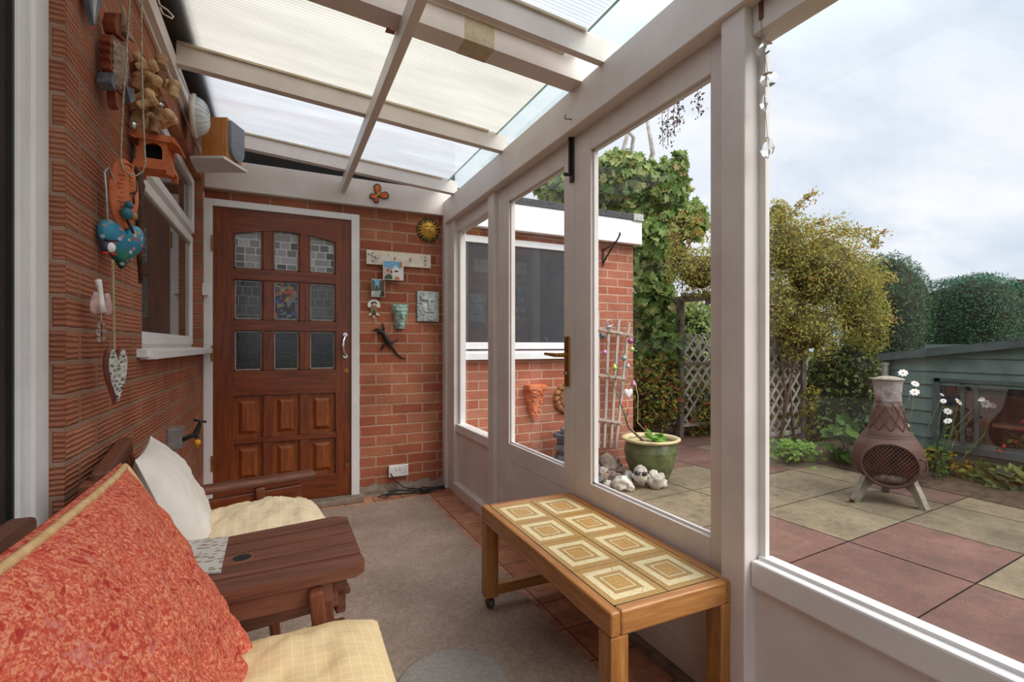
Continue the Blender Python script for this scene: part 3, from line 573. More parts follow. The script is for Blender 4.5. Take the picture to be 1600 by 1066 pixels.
pic(598, 407, 630, 439, 3.60, 'square picture of white houses under blue sky hanging from the hook rack', [('sky', [(.02,.5),(.86,.62),(.80,.98),(.02,.98)], sky_p), ('house', [(.02,.1),(.4,.08),(.42,.5),(.25,.62),(.02,.66)], pnk_p), ('house', [(.42,.2),(.84,.22),(.84,.6),(.7,.66),(.62,.78),(.5,.66),(.42,.5)], wht_p), ('tree', [(.06,.04),(.45,.04),(.45,.2),(.3,.32),(.1,.2)], grn_p), ('dome', [(.56,.04),(.8,.04),(.8,.12),(.68,.2),(.56,.14)], orn_p), ('window', [(.2,.42),(.27,.42),(.27,.55),(.2,.55)], red_p), ('window', [(.36,.36),(.44,.36),(.44,.5),(.36,.5)], red_p), ('window', [(.55,.42),(.74,.44),(.74,.5),(.55,.5)], dk_p), ('wall_edge', [(.84,.66),(.92,.7),(.92,.98),(.82,.98)], orn_p)])
pic(580, 436, 601, 465, 3.615, 'narrow street scene picture partly behind the square picture', [('sky', [(.1,.6),(.55,.6),(.62,.97),(.1,.97)], sky_p), ('building', [(.5,.25),(.97,.3),(.97,.97),(.62,.95)], pm('paint_brown', (92,76,62))), ('building', [(.02,.3),(.25,.35),(.25,.85),(.02,.97)], pm('paint_olive', (92,100,84))), ('street', [(.02,.03),(.97,.03),(.6,.4),(.35,.4)], pm('paint_road', (170,172,166))), ('tree', [(.25,.35),(.55,.35),(.5,.62),(.3,.62)], grn_p), ('shadow', [(.6,.03),(.97,.03),(.97,.3),(.7,.3)], dk_p)])
# figure ornament with white headdress
c = at(584, 480, Y=Yw-.004); t = thing('figure_ornament', 'small painted figure ornament with a white half-round headdress', 'ornament', c)
pts = [c+V((.045*math.cos(a), 0, .012+.045*math.sin(a))) for a in np.linspace(-.12*PI, 1.12*PI, 20)]; pts += [c+V((.02*math.cos(a), 0, .006+.02*math.sin(a))) for a in np.linspace(1.12*PI, -.12*PI, 10)]
obj('headdress', G().prism(pts, (0, -.010, 0)), wht_p, t, bevel=.002)
obj('head', G().ball(c+V((0,-.012,.016)), (.018, .010, .018)), sand_p, t); obj('hair', G().ball(c+V((0,-.010,.026)), (.022, .010, .014)), pm('paint_brown_dark', (64,48,34)), t)
obj('torso', G().prism([c+V(q) for q in ((-.022,0,.0),(.022,0,.0),(.026,0,-.03),(.012,0,-.048),(-.012,0,-.048),(-.026,0,-.03))], (0,-.014,0)), pm('paint_tan', (150,116,66)), t, bevel=.003); obj('apron', G().prism([c+V(q) for q in ((-.012,-.014,-.022),(.012,-.014,-.022),(.008,-.014,-.046),(-.008,-.014,-.046))], (0,-.003,0)), grn_p, t)
for s in (-1, 1): obj('tail', G().prism([c+V(q) for q in ((s*.012,0,-.03),(s*.044,0,-.062),(s*.018,0,-.06))], (0,-.008,0)), wht_p, t)
obj('pendant', G().prism([c+V(q) for q in ((-.010,0,-.070),(0,0,-.058),(.010,0,-.070),(0,0,-.086))], (0,-.006,0)), pnk_p, t); obj('string', G().tube([c+V((0,-.004,-.048)), c+V((0,-.004,-.135))], .0012, 5), rope, t)
# green vase-face sconce
c = at(625, 496, Y=Yw); t = thing('face_wall_pocket', 'pale green ceramic wall pocket shaped as a bearded face', 'plaque', c)
def wpx(a, b):
    th = PI*a; z = .088*(1-2*b); wdt = (.060-.030*b**1.4)*(1+.05*math.sin(9*b)); cr = .010*noise.noise(V((a*9, b*9, 2)))
    return c+V((-wdt*math.cos(th), -(.030+.010*(1-b))*math.sin(th)-(.030*face((a-.5)*2.2, (.42-b)*2.1)+cr+.004)*math.sin(th), z))
g = G().grid(wpx, 40, 44); obj('pot', g, verd, t)
g = G()
for k in range(9): g.ball(c+V((-.05+.0125*k, -.028-.012*math.sin(PI*k/8), .086+.003*(k % 2))), (.010, .009, .008), 10, 6)
obj('leafy_rim', g, verd, t)
# green-man plaque
a = at(651, 455, Y=Yw); b = at(685, 503, Y=Yw); c = (a+b)/2; c.y = Yw
def gman(u, v):
    e = max(abs(u), abs(v)); fr = .016*face(u*1.0, v*.92+.02)*math.exp(-max(0, abs(u)-.70)**2*30); leafy = .006*noise.noise(V((u*7, v*7, 3)))+.004*noise.noise(V((u*15, v*15, 1)))
    rad = math.hypot(u, v*1.05); return .004+fr*2.7+leafy*(1.4 if rad > .62 or v < -.35 or v > .55 else .15)+(.0 if e < .95 else -.003)
g = G().relief(c, SX, SZ, SN_, b.x-a.x, a.z-b.z, gman, .012, 56, 70); t = obj('green_man_plaque', g, grey_stone); tag(t, 'rectangular pale grey stone plaque with a bearded leaf-framed face', 'plaque')
# black gecko
c = at(603, 525, Y=Yw-.012); t = thing('lizard_ornament', 'black metal lizard ornament climbing the back brick wall', 'ornament', c)
P_ = lambda px, py, o=.012: at(px, py, Y=Yw-o)
g = G().tube([P_(590, 520, .02), P_(594, 518, .022), P_(599, 520, .02), P_(602, 526, .022), P_(606, 534, .022), P_(609, 538, .018), P_(614, 545, .012), P_(620, 553, .008), P_(628, 559, .006), P_(634, 561, .006)], [.008,.017,.013,.018,.017,.012,.008,.006,.004,.0018], 10); obj('body', g, black, t)
for pts in (((597,520),(600,513),(598,508)), ((598,521),(590,514),(585,516)), ((607,536),(613,536),(619,532)), ((605,535),(599,540),(597,545))):
    q = [P_(*p, .014) for p in pts]; l = obj('leg', G().tube(q, [.009,.008,.006], 8), black, t); g = G()
    for da in (-.5, 0, .5):
        d = (q[2]-q[1]).normalized(); d = Matrix.Rotation(da, 3, 'Y') @ d; g.tube([q[2], q[2]+d*.017], [.003,.0015], 5)
    obj('toes', g, black, l)
p = at(693, 558, Y=Yw); t = obj('cable_clip', G().span((p.x-.010, Yw-.012, p.z-.006), (p.x+.012, Yw, p.z+.006)), white2, bevel=.002); tag(t, 'tiny white clip on the brick near the right corner post', 'clip')
# ------------------------------------------------------------------ ornaments on left wall
def heart2(n=40):
    o = []
    for k in range(n):
        a = 2*PI*k/n; o.append((math.copysign(abs(math.sin(a))**2.3, math.sin(a)), (13*math.cos(a)-5*math.cos(2*a)-2*math.cos(3*a)-math.cos(4*a))/16))
    return o                                    # x in -1..1, y in -1.06..~.75
def heart_puff(g, c, U, W, N_, w, h, th, stretch=1):
    n = 48; H = heart2(n); rings = [(1, 0), (.97, .35), (.88, .62), (.7, .84), (.4, .97), (.1, 1)]
    for s in (1, -1):
        vs = [c+U*(x*k*w/2)+W*((y*k+.15*(1-k))*h/1.8*stretch)+N_*(s*th*q) for k, q in rings for x, y in H]
        fs = [(i*n+j, i*n+(j+1) % n, (i+1)*n+(j+1) % n, (i+1)*n+j) for i in range(5) for j in range(n)]+[tuple(range(5*n, 6*n))]
        g.add(vs, fs, True)
    return g
def basis(nrm):                                  # U right (seen from front), W up
    N_ = V(nrm).normalized(); W = V((0,0,1)); U = W.cross(N_).normalized(); return U, N_.cross(U), N_
# pointed grey plaque
c = at(138, -8, X=-.425); U, W, N_ = basis((1,-.15,0)); t = thing('pointed_metal_plaque', 'grey pointed metal ornament cut by the top edge above the brick corner', 'ornament', c)
pts = [c+U*x+W*z for x, z in ((-.055,.09),(-.045,.03),(0,-.075),(.045,.03),(.055,.09),(0,.12))]
obj('plate', G().prism(pts, N_*.012), slate, t, bevel=.002); obj('ridge', G().add([c+W*-.07+N_*.012, c+W*.11+N_*.012+U*-.02, c+W*.11+N_*.03, c+W*.11+N_*.012+U*.02], [(0,1,2), (0,2,3)]), galv, t)
# carved owl-like plaque
U, W, N_ = basis((1,-.35,0)); c = at(172, 95, X=-.415); rdw = mat('red_carved_wood', s2l(96,40,26), s2l(150,76,52), .6, 24, .25, bump=.4); fl = mat('pale_worn_carving', s2l(130,104,90), s2l(178,152,132), .8, 40, .25, bump=.6, bsc=80)
t = thing('carved_bird_plaque', 'reddish carved bird plaque with worn pale front high on brick wall', 'plaque', c)
def carve(pts, d, f=1): return G().prism([c+U*x*f+W*z for x, z in pts], N_*d)
bodyp = [(-.030,.055),(-.042,.03),(-.034,.022),(-.044,.008),(-.036,0),(-.044,-.014),(-.036,-.022),(-.040,-.040),(-.028,-.048),(-.018,-.082),(.014,-.086),(.030,-.05),(.036,-.01),(.034,.03),(.020,.058)]
obj('body', carve(bodyp, .026), rdw, t, bevel=.004)
g = G().relief(c-W*.012+N_*.026, U, W, N_, .058, .125, lambda u, v: .001+.009*max(0, 1-u*u-v*v)+.004*noise.noise(V((u*4, v*6, 1))), 0); obj('breast', g, fl, t)
obj('head', carve([(-.022,.062),(-.030,.085),(-.022,.115),(-.006,.128),(.014,.118),(.024,.09),(.018,.062)], .030), rdw, t, bevel=.006)
obj('crest', G().tube([c+W*.08+N_*.03+U*.004, c+W*.12+N_*.036, c+W*.155+N_*.03+U*.002], [.010,.007,.002], 8), fl, t); obj('beak', G().cone(c+W*.088+N_*.028+U*.01, c+W*.062+N_*.052+U*.012, .011, .003), fl, t)
for s_ in (-1, 1): obj('wing', carve([(s_*.020-.012,-.060),(s_*.042,-.052),(s_*.048,-.082),(s_*.030,-.098)], .034), slate, t, bevel=.003)
obj('tail', carve([(-.014,-.086),(.014,-.086),(.012,-.120),(0,-.134),(-.012,-.120)], .022), rdw, t, bevel=.003)
# cork garland
t = thing('cork_garland', 'hanging bunch of champagne corks strung together beside left window', 'garland', (XL, 1.95, 2.0))
cork = mat('cork', s2l(188,148,104), s2l(218,184,140), .85, 60, .18, bump=.15, bsc=150); cork2 = mat('dark_cork', s2l(120,84,56), s2l(168,128,92), .85, 60, .25, bump=.4, bsc=150)
CK = [(212,103,.5,.0),(222,98,-.9,.02),(230,104,.3,.05),(251,99,1.5,.06),(251,113,1.5,.06),(238,122,-.7,.06),(255,128,-.6,.07),(272,140,1.45,.05),(215,128,1.4,.0),(228,130,1.2,.02),(217,150,1.6,.0),(226,150,.3,.03),(244,153,-.8,.06),(217,163,-.25,.01),(230,160,.6,.03),(238,172,.8,.05),(246,178,-.7,.06),(257,183,.55,.06),(262,190,.5,.05),(233,190,1.2,.03),(243,195,1.5,.05),(212,185,1.2,.0)]
for i, (px, py, a, o) in enumerate(CK):
    q = at(px, py, Y=1.95-.03*(i % 3)); ax = V((math.cos(a)*.93, -.3*math.cos(a)+.25*math.sin(i), math.sin(a))).normalized(); L = .058
    g = G().lathe(q-ax*L/2, [(0, 0), (.0125, 0), (.0140, .004), (.0140, L*.55), (.0150, L*.62), (.0178, L*.7), (.0180, L*.9), (.012, L), (0, L)], 18, tuple(ax), None, False); obj('cork', g, cork2 if i % 4 == 0 else cork, t)
wire = mat('yellow_ribbon', s2l(190,150,40), s2l(214,180,80), .5, 20, .1, bump=0)
g = G()
for (a, b, c_, d) in ((213,86,214,96),(236,95,238,118),(239,134,241,150),(242,134,246,152)): g.tube([at(a, b, Y=1.92), at(c_, d, Y=1.92)], .0022, 5)
g.tube([at(x, y, Y=1.96) for x, y in ((214,88),(222,120),(224,160),(232,196))], .0018, 5); obj('string', g, wire, t)
foilm = mat('silver_foil', (.5,.5,.48), (.7,.7,.68), .25, 40, .2, metal=.9, bump=.3)
for px, py, r in ((222,117,.009),(229,113,.008),(250,164,.010),(208,196,.015),(236,201,.010)): obj('foil_cap', G().ball(at(px, py, Y=1.90), r, 8, 6), foilm, t)
# terracotta lantern house
c = V((-.372, 1.96, at(240, 238, Y=1.93).z)); t = thing('terracotta_lantern', 'terracotta house-shaped oil burner on the left wall above the oval plaque', 'ornament', c)
q = c+V((0,0,-.052)); Lh = .052
tp_ = [(-.05,0),( .05,0),(.046,.012),(.036,.02),(.032,.082),(.042,.09)]
g = G()
for sy in (1,):
    g.prism([q+V((-.056,-.045,-.006)), q+V((.056,-.045,-.006)), q+V((.05,-.045,.018)), q+V((-.05,-.045,.018))], (0, .09, 0))
for sx in (-1, 1):
    g.prism([q+V((sx*.052,-.046,-.022)), q+V((sx*.036,-.046,-.02)), q+V((sx*.036,-.046,.0)), q+V((sx*.056,-.046,.0))], (0, .02, 0)); g.prism([q+V((sx*.052,.03,-.022)), q+V((sx*.036,.03,-.02)), q+V((sx*.036,.03,.0)), q+V((sx*.056,.03,.0))], (0, .018, 0))
obj('base', g, terra, t, bevel=.003)
arch = [(-.024,.028),(-.024,.052)]+[(-.024*math.cos(a), .058+.020*math.sin(a)) for a in np.linspace(0, PI, 9)]+[(.024,.052),(.024,.028)]
out = [(-.046,.014),(-.036,.088),(.036,.088),(.046,.014)]
g = G().add([q+V((x,-.041,z)) for x, z in out+arch], [(0,4,5,6,7,8,1), (1,8,9,10,2), (2,10,11,12,13,14,15,16,3), (0,3,16,4)] )
g.prism([q+V((-.046,-.04,.014)), q+V((-.036,-.036,.088)), q+V((-.036,.036,.088)), q+V((-.046,.04,.014))], (.006,0,0)); g.prism([q+V((.046,-.04,.014)), q+V((.036,-.036,.088)), q+V((.036,.036,.088)), q+V((.046,.04,.014))], (-.006,0,0)); g.span(q+V((-.044,.036,.014)), q+V((.044,.042,.088)))
obj('chamber', g, terra, t); obj('opening', G().span(q+V((-.036,.0,.02)), q+V((.036,.03,.086))), dark, t)
g = G().prism([q+V((-.066,-.05,.094)), q+V((-.05,-.05,.085)), q+V((.05,-.05,.085)), q+V((.066,-.05,.094)), q+V((.048,-.05,.106)), q+V((-.048,-.05,.106))], (0,.10,0)); g.prism([q+V((.05,-.055,.088)), q+V((.072,-.058,.070)), q+V((.075,-.058,.076)), q+V((.056,-.055,.106))], (0,.11,0))
obj('roof', g, terra, t, bevel=.003)
# bell-bead chain
bead_m = mat('tarnished_beads', s2l(150,138,112), s2l(206,196,168), .4, 60, .2, metal=.3, bump=0)
pth = [at(x, y, Y=1.62) for x, y in ((203,-6),(199,60),(195,120),(192,170),(189,230),(189,252),(193,265),(203,273),(214,274),(223,268),(227,255),(226,235),(224,190),(222,120),(221,60),(221,-6))]
dn = []
for a, b in zip(pth, pth[1:]):
    m_ = max(2, int((b-a).length/.0055)); dn += [a.lerp(b, k/m_) for k in range(m_)]
g = G().tube(pth, .0012, 5)
for k, q in enumerate(dn): g.ball(q, .0030, 6, 4)
t = obj('bead_chain', g, bead_m); tag(t, 'long loop of tiny tarnished beads hanging in front of the brick', 'bead chain')
mk = at(222, -2, Y=1.62); t = obj('chain_hook', G().tube([at(203,-6,Y=1.62), at(212,-14,Y=1.62), at(221,-6,Y=1.62)], .004, 6).cone(at(212,-14,Y=1.62), at(212,-30,Y=1.62), .003), black); tag(t, 'black hook at the top edge carrying the bead chain', 'hook')
# oval terracotta plaque with bird
U, W, N_ = basis((1,-.85,0)); c = at(193, 303, X=-.385); Rm = Matrix((U, W, N_)).transposed()
t = thing('oval_terracotta_plaque', 'oval terracotta plaque with raised lettering-like marks and a small bird', 'plaque', c)
obj('plaque', G().ball(c, (.040, .096, .016), 28, 18, R=Rm), terra, t)
obj('hole_rim', G().tube([c+U*(.004+.014*math.cos(a))+W*(.075+.009*math.sin(a))+N_*.010 for a in np.linspace(0, 2*PI, 16, False)], .003, 6, True), terra, t)
g = G()
for k in range(9): g.tube([c+U*(-.022+.004*math.sin(k*2))+W*(.045-.012*k)+N_*.0135, c+U*(-.010+.003*math.cos(k))+W*(.048-.012*k)+N_*.0155], .0018, 5)
for k in range(8): g.tube([c+U*(.004)+W*(.05-.011*k)+N_*.016, c+U*(.012)+W*(.044-.011*k)+N_*.0148], .0015, 5)
obj('raised_marks', g, terra, t)
g = G().tube([c+U*.020+W*.05+N_*.018, c+U*.022+W*.015+N_*.019, c+U*.012+W*-.005+N_*.02, c+U*.014+W*-.025+N_*.019], [.001,.002,.002,.003], 6); g.tube([c+U*.004+W*.0+N_*.019, c+U*.022+W*.012+N_*.019], .002, 5); obj('twig', g, black, t)
blue_b = mat('teal_glaze', s2l(30,84,98), s2l(70,136,150), .35, 40, .2)
bd_ = obj('bird', G().ball(c+U*-.012+W*-.058+N_*.028, (.014, .017, .014), R=Rm).ball(c+U*-.008+W*-.036+N_*.03, (.010, .012, .011), R=Rm), blue_b, t)
obj('breast', G().ball(c+U*.004+W*-.062+N_*.030, (.010, .012, .010), R=Rm), mat('tan_glaze', s2l(150,104,60), s2l(178,136,88), .4), bd_)
obj('tail', G().bar(c+U*-.012+W*-.07+N_*.026, c+U*.006+W*-.108+N_*.028, .008, .004), black, bd_)
# bark stick bundle behind plaque
g = G().tube([at(219, 268, X=-.395), at(216, 300, X=-.40), at(220, 340, X=-.40), at(217, 380, X=-.40), at(220, 442, X=-.405)], [.012,.010,.013,.009,.006], 8); g.tube([at(212, 262, X=-.40), at(222, 290, X=-.395), at(213, 345, X=-.395)], [.006,.009,.006], 8)
t = obj('twisted_stick', g, mat('dark_brown_stick', s2l(56,36,26), s2l(96,68,50), .8, 30, .3, bump=.5)); tag(t, 'dark twisted wooden stick hanging between the ornaments and the window', 'stick')
# blue heart with painted meadow
U, W, N_ = basis((1,-.75,0)); c = at(192, 372, X=-.392); c = at(190, 378, X=-.392)
k = N('painted_blue_heart'); gx = k.xyz(k.co()); zz = k.math('MULTIPLY', k.math('SUBTRACT', gx[2], c.z-.075), 1/.13); nn_ = k.noise(k.co(), 55, 4, .7)
cc = k.ramp(k.math('ADD', zz, k.math('MULTIPLY', k.math('SUBTRACT', nn_, .5), .6)), [(.12, s2l(22,76,70)), (.30, s2l(44,110,88)), (.5, s2l(26,112,140)), (.95, s2l(58,150,176))])
vo = k.n('ShaderNodeTexVoronoi'); k.l(k.co(), vo.inputs['Vector']); vo.inputs['Scale'].default_value = 62; fl_ = k.math('LESS_THAN', vo.outputs['Distance'], .33)
cc = k.mix(k.math('MULTIPLY', fl_, .8), cc, k.ramp(k.xyz(vo.outputs['Color'])[0], [(0, s2l(206,120,110)), (.3, s2l(190,60,50)), (.5, s2l(214,186,110)), (.75, s2l(190,196,214))], True))
bh_m = k.pbr(cc, .4, 0, None, .4)
t = thing('blue_heart', 'large blue heart painted with a flower meadow on brick wall', 'ornament', c); obj('heart', heart_puff(G(), c, U, W, N_, .125, .128, .02), bh_m, t)
g = G().tube([at(163, 268, X=-.41), at(166, 300, X=-.41), at(168, 345, X=-.40)], .003, 6); g.tube([at(163, 268, X=-.41), at(170, 262, X=-.405), at(177, 280, X=-.40), at(186, 330, X=-.39)], .0022, 6); obj('hanging_wire', g, galv, t)
# penguin pendant + rope + mosaic heart
c = at(167, 386, X=-.365); t = thing('penguin_pendant', 'tiny black and white penguin pendant in front of the blue heart', 'ornament', c); U, W, N_ = basis((1,-.85,0)); Rm = Matrix((U, W, N_)).transposed()
obj('body', G().ball(c, (.015, .017, .012), R=Rm), mat('dark_blue_glaze', s2l(36,34,56), s2l(52,48,76), .4), t); obj('belly', G().ball(c+U*.003+N_*.006-W*.001, (.011, .0125, .009), R=Rm), wht_p, t)
obj('brow', G().tube([c+U*-.008+W*.015+N_*.006, c+U*.02+W*.017+N_*.008], [.003,.002], 6), black, t)
for s in (-1, 1): obj('foot', G().ball(c+U*(s*.009)-W*.016+N_*.008, (.006, .003, .006), R=Rm), red_paint, t)
top = at(176, 406, X=-.40); c = at(178, 588, X=-.385)
t = thing('mosaic_heart', 'long mirror mosaic heart hanging on twisted rope on the left wall', 'ornament', c); U, W, N_ = basis((1,-.95,0)); H = 1.0
k = N('mirror_mosaic'); e = k.vor(k.co(), 120, 'DISTANCE_TO_EDGE'); vo = k.n('ShaderNodeTexVoronoi'); k.l(k.co(), vo.inputs['Vector']); vo.inputs['Scale'].default_value = 120
cc = k.ramp(k.xyz(vo.outputs['Color'])[0], [(0, s2l(70,66,62)), (.4, s2l(130,128,122)), (1, s2l(196,194,188))]); cc = k.mix(k.math('LESS_THAN', e, .07), cc, s2l(206,196,182)); mos = k.pbr(cc, .25, 0, k.bump(e, .3, .002), .6)
g = heart_puff(G(), c+W*.012, U, W, N_, .048, .118, .012, 1.25); obj('back', g, mat('pink_wood_heart_edge', s2l(120,60,52), s2l(160,96,84), .6), t)
n = 48; Hh = heart2(n); g = G().prism([c+W*.012+U*(x*.0215)+W*(y*.93*.118/1.8*1.25)+N_*.0125 for x, y in Hh], N_*.004); obj('mosaic_face', g, mos, t)
g = G(); b0 = at(178, 548, X=-.39); L = (top-b0).length
for s in (0, PI): g.tube([top.lerp(b0, i/90)+V((0, .0022*math.cos(i*.9+s), 0))+V((.0022*math.sin(i*.9+s), 0, 0)) for i in range(91)], .0018, 5)
obj('rope', g, rope, t)
# crystal angel
c = at(158, 475, X=-.40); U, W, N_ = basis((1,-.6,0)); t = thing('angel_hanging', 'small pinkish winged ornament with glass beads below on the brick', 'ornament', c)
pk = mat('shell_pink', s2l(150,110,104), s2l(206,170,162), .5, 50, .2); Rm = Matrix((U, W, N_)).transposed()
obj('body', G().tube([at(153, 438, X=-.405), at(156, 452, X=-.405), at(158, 468, X=-.40), at(159, 488, X=-.40)], [.007,.006,.006,.009], 10), wht_p, t)
for s in (-1, 1): obj('wing', G().ball(c+U*(s*.017)-W*.002, (.012, .030, .005), R=Matrix.Rotation(s*.15, 3, 'X') @ Rm, f=lambda d: 1+.12*math.sin(d.y*16)), pk, t)
for py, r in ((508, .009), (519, .012), (530, .010)): obj('glass_bead', G().ball(at(159, py, X=-.40), (r, r, r*.75), 8, 6), crystal, t)
obj('string', G().tube([at(158, 488, X=-.40), at(159, 530, X=-.40)], .001, 5), rope, t)
# ------------------------------------------------------------------ FURNITURE
def puff(g, c, U, W, N_, w, h, th, seed=0, pull=.07, wr=.006, n=40, flat=.45, sag=0.0, lo=1.0, fold=None):
    c = V(c); U = V(U).normalized(); W = V(W).normalized(); N_ = V(N_).normalized()
    def P(a, b, s):
        u, v = 2*a-1, 2*b-1
        x = u*(1-pull*(1-v*v)); y = v*(1-(.015 if fold else pull)*(1-u*u)); e = max(0, (1-abs(u)**2.6)*(1-abs(v)**2.6))**flat
        q = V((u*2.3+seed, v*2.3, s*1.7)); k = noise.noise(q*1.2)*.5+noise.noise(q*2.8)*.35
        z = s*th*e*(1+.18*k)*(lo if s < 0 else 1)+wr*noise.noise(q*5)*e
        if fold and s > 0:
            (fx, fy), (gx, gy) = fold; L = math.hypot(gx-fx, gy-fy); a_ = ((u-fx)*(gx-fx)+(v-fy)*(gy-fy))/L/L; d_ = ((u-fx)*(gy-fy)-(v-fy)*(gx-fx))/L
            m_ = max(0, 1-max(0, a_-.6)*1.6) if a_ < 1.2 else 0
            z += e*m_*(-.030*math.exp(-(d_/.04)**2)+.026*math.exp(-((d_-.16)/.12)**2)+.008*math.exp(-((d_+.14)/.1)**2))
        return c+U*(x*w/2)+W*(y*h/2)+N_*(z-sag*(1-u*u)*(1-v*v))
    g.grid(lambda a, b: P(a, b, 1), n, n); g.grid(lambda a, b: P(1-a, b, -1), n, n)
    k_ = .014; q_ = lambda i: k_+(1-2*k_)*i/n; edge = [P(q_(i), k_, 1) for i in range(n)]+[P(1-k_, q_(i), 1) for i in range(n)]+[P(1-q_(i), 1-k_, 1) for i in range(n)]+[P(k_, 1-q_(i), 1) for i in range(n)]
    return edge
AH = .63
ls = thing('companion_bench', 'dark stained wooden companion bench of two seats joined by a slatted table', 'bench', (-.1, 1.2, 0))
# shared table
far_y = lambda x: 1.412+.145*(x-.15); near_y = lambda x: 1.067+.02*(x-.15)
tb = None
for i in range(5):
    f0, f1 = i/5+.012, (i+1)/5-.012; x0 = -.385; x1 = .165
    yy = lambda x, f: near_y(x)+(far_y(x)-near_y(x))*f
    c0 = .02 if i == 0 else 0; c1 = .03 if i == 4 else 0
    pts = [(x0, yy(x0, f0), AH-.024), (x1-c0, yy(x1, f0), AH-.024)]
    if c0: pts.append((x1+.002, yy(x1, f0)+.022, AH-.024))
    if c1: pts.append((x1, yy(x1, f1)-.02, AH-.024))
    pts += [(x1-c1, yy(x1, f1), AH-.024), (x0, yy(x0, f1), AH-.024)]
    g = G().prism(pts, (0, 0, .024))
    sl = obj('table_slat', g, teak, ls, bevel=.004)
hp = at(378, 872, Z=AH); obj('parasol_hole', G().lathe(hp+V((0,0,.0006)), [(0, 0), (.0185, 0)], 24), dark, ls)
obj('hole_rim', G().lathe(hp, [(.0185, .0006), (.022, .0012), (.024, .0)], 24), teak, ls)
g = G().bar((-.36, 1.09, .582), (.10, 1.09, .582), .022, .045); obj('table_bearer', g, teak, ls, bevel=.003)
g = G().bar((-.36, 1.33, .582), (.10, 1.385, .582), .022, .045); obj('table_bearer', g, teak, ls, bevel=.003)
g = G().bar((.115, 1.10, .588), (.13, 1.395, .588), .03, .035); obj('table_bearer', g, teaky, ls, bevel=.003)
def plank_leg(p, q, w, t, fwd, name='front_leg'):
    g = G().bar(p, q, t, w, up=fwd); return obj(name, g, teakz, ls, bevel=.006)
lg = plank_leg((.065, 1.088, .60), (.135, 1.088, .0), .075, .03, (0,1,0)); obj('bolt_head', G().cone((.078, 1.07, .55), (.078, 1.076, .55), .010, .010), brass, lg)
lg = plank_leg((.09, 1.372, .60), (.155, 1.38, .0), .07, .03, (0,1,0))
g = G().bar((-.33, 1.12, .43), (.13, 1.10, .47), .03, .075); obj('seat_side_rail', g, teak, ls, bevel=.004)
g = G().bar((-.33, 1.37, .41), (.14, 1.40, .43), .03, .075); obj('seat_side_rail', g, teak, ls, bevel=.004)
redw = wood('red_stained_brace', s2l(110,36,20), s2l(160,64,40), 'x', .4)
obj('brace', G().bar((-.27, 1.085, .46), (-.085, 1.085, .575), .02, .026), redw, ls, bevel=.003)
def seat(o, f, s, w, arm_far, arm):                # o: rear corner on the floor plan, f: forward, s: sideways (into the seat)
    o = V(o); f = V(f).normalized(); s = V(s).normalized(); up = V((0,0,1))
    bt = lambda a, h: o+s*a+f*(.13-.30*(h-.40))+up*h       # reclined back
    for k in range(6):
        a = .04+(w-.08)*k/5; g = G().bar(bt(a, .36), bt(a, .775), .05, .018, up=tuple(f)); g2 = G()
        p, q = bt(a, .36), bt(a, .775); d = (q-p).normalized(); n_ = f-d*f.dot(d); n_.normalize()
        g2.prism([p+s*.026, q+s*.026, q+n_*.016+s*.026, p+n_*.016+s*.026], -s*.052); obj('back_slat', g2, teakz, ls, bevel=.003)
    g = G(); p, q = bt(0, .775), bt(w, .775); g.bar(p+up*.02-f*.002, q+up*.02-f*.002, .038, .05); obj('top_rail', g, teaky, ls, bevel=.008)
    g = G().bar(bt(0, .40)-f*.012, bt(w, .40)-f*.012, .03, .06); obj('lower_rail', g, teaky, ls, bevel=.004)
    for k in range(6):
        d = .14+.39*k/5; p = o+s*.0+f*d+up*(.405-.0); q = p+s*w; obj('seat_slat', G().bar(p, q, .062, .02), teaky, ls, bevel=.003)
    g = G().bar(o+f*.535+s*.0+up*.385, o+f*.535+s*w+up*.385, .028, .08); obj('seat_front_rail', g, teaky, ls, bevel=.006)
    for a in (.0, w):
        p = o+s*a; obj('rear_leg', G().bar(p-f*.0+up*0, bt(a, .80)-f*.012, .032, .06, up=tuple(s)), teakz, ls, bevel=.004)
    if arm:
        a = w if arm_far else 0; e = .02 if arm_far else -.02
        p = o+s*(a+e)+f*.02+up*(AH-.012); q = o+s*(a+e)+f*.565+up*(AH-.005); obj('armrest', G().bar(p, q, .062, .026), teak, ls, bevel=.010)
        l2 = obj('front_leg', G().bar(o+s*(a+e)+f*.38+up*.61, o+s*(a+e)+f*.44, .03, .075, up=tuple(s)), teakz, ls, bevel=.006)
        r2 = obj('arm_rail', G().bar(o+s*(a+e)+f*.03+up*.545, o+s*(a+e)+f*.52+up*.56, .024, .07), mahogx, ls, bevel=.004)
        obj('bolt_head', G().cone(o+s*(a+e-.012)+f*.36+up*.555, o+s*(a+e-.02)+f*.36+up*.555, .012, .01), brass, r2)
sf = V((math.cos(math.radians(8)), math.sin(math.radians(8)), 0)); ss = V((-sf.y, sf.x, 0))
seat((-.375, 1.36, 0), sf, ss, .48, True, True)
seat((-.395, 1.06, 0), (1, 0, 0), (0, -1, 0), .50, True, True)
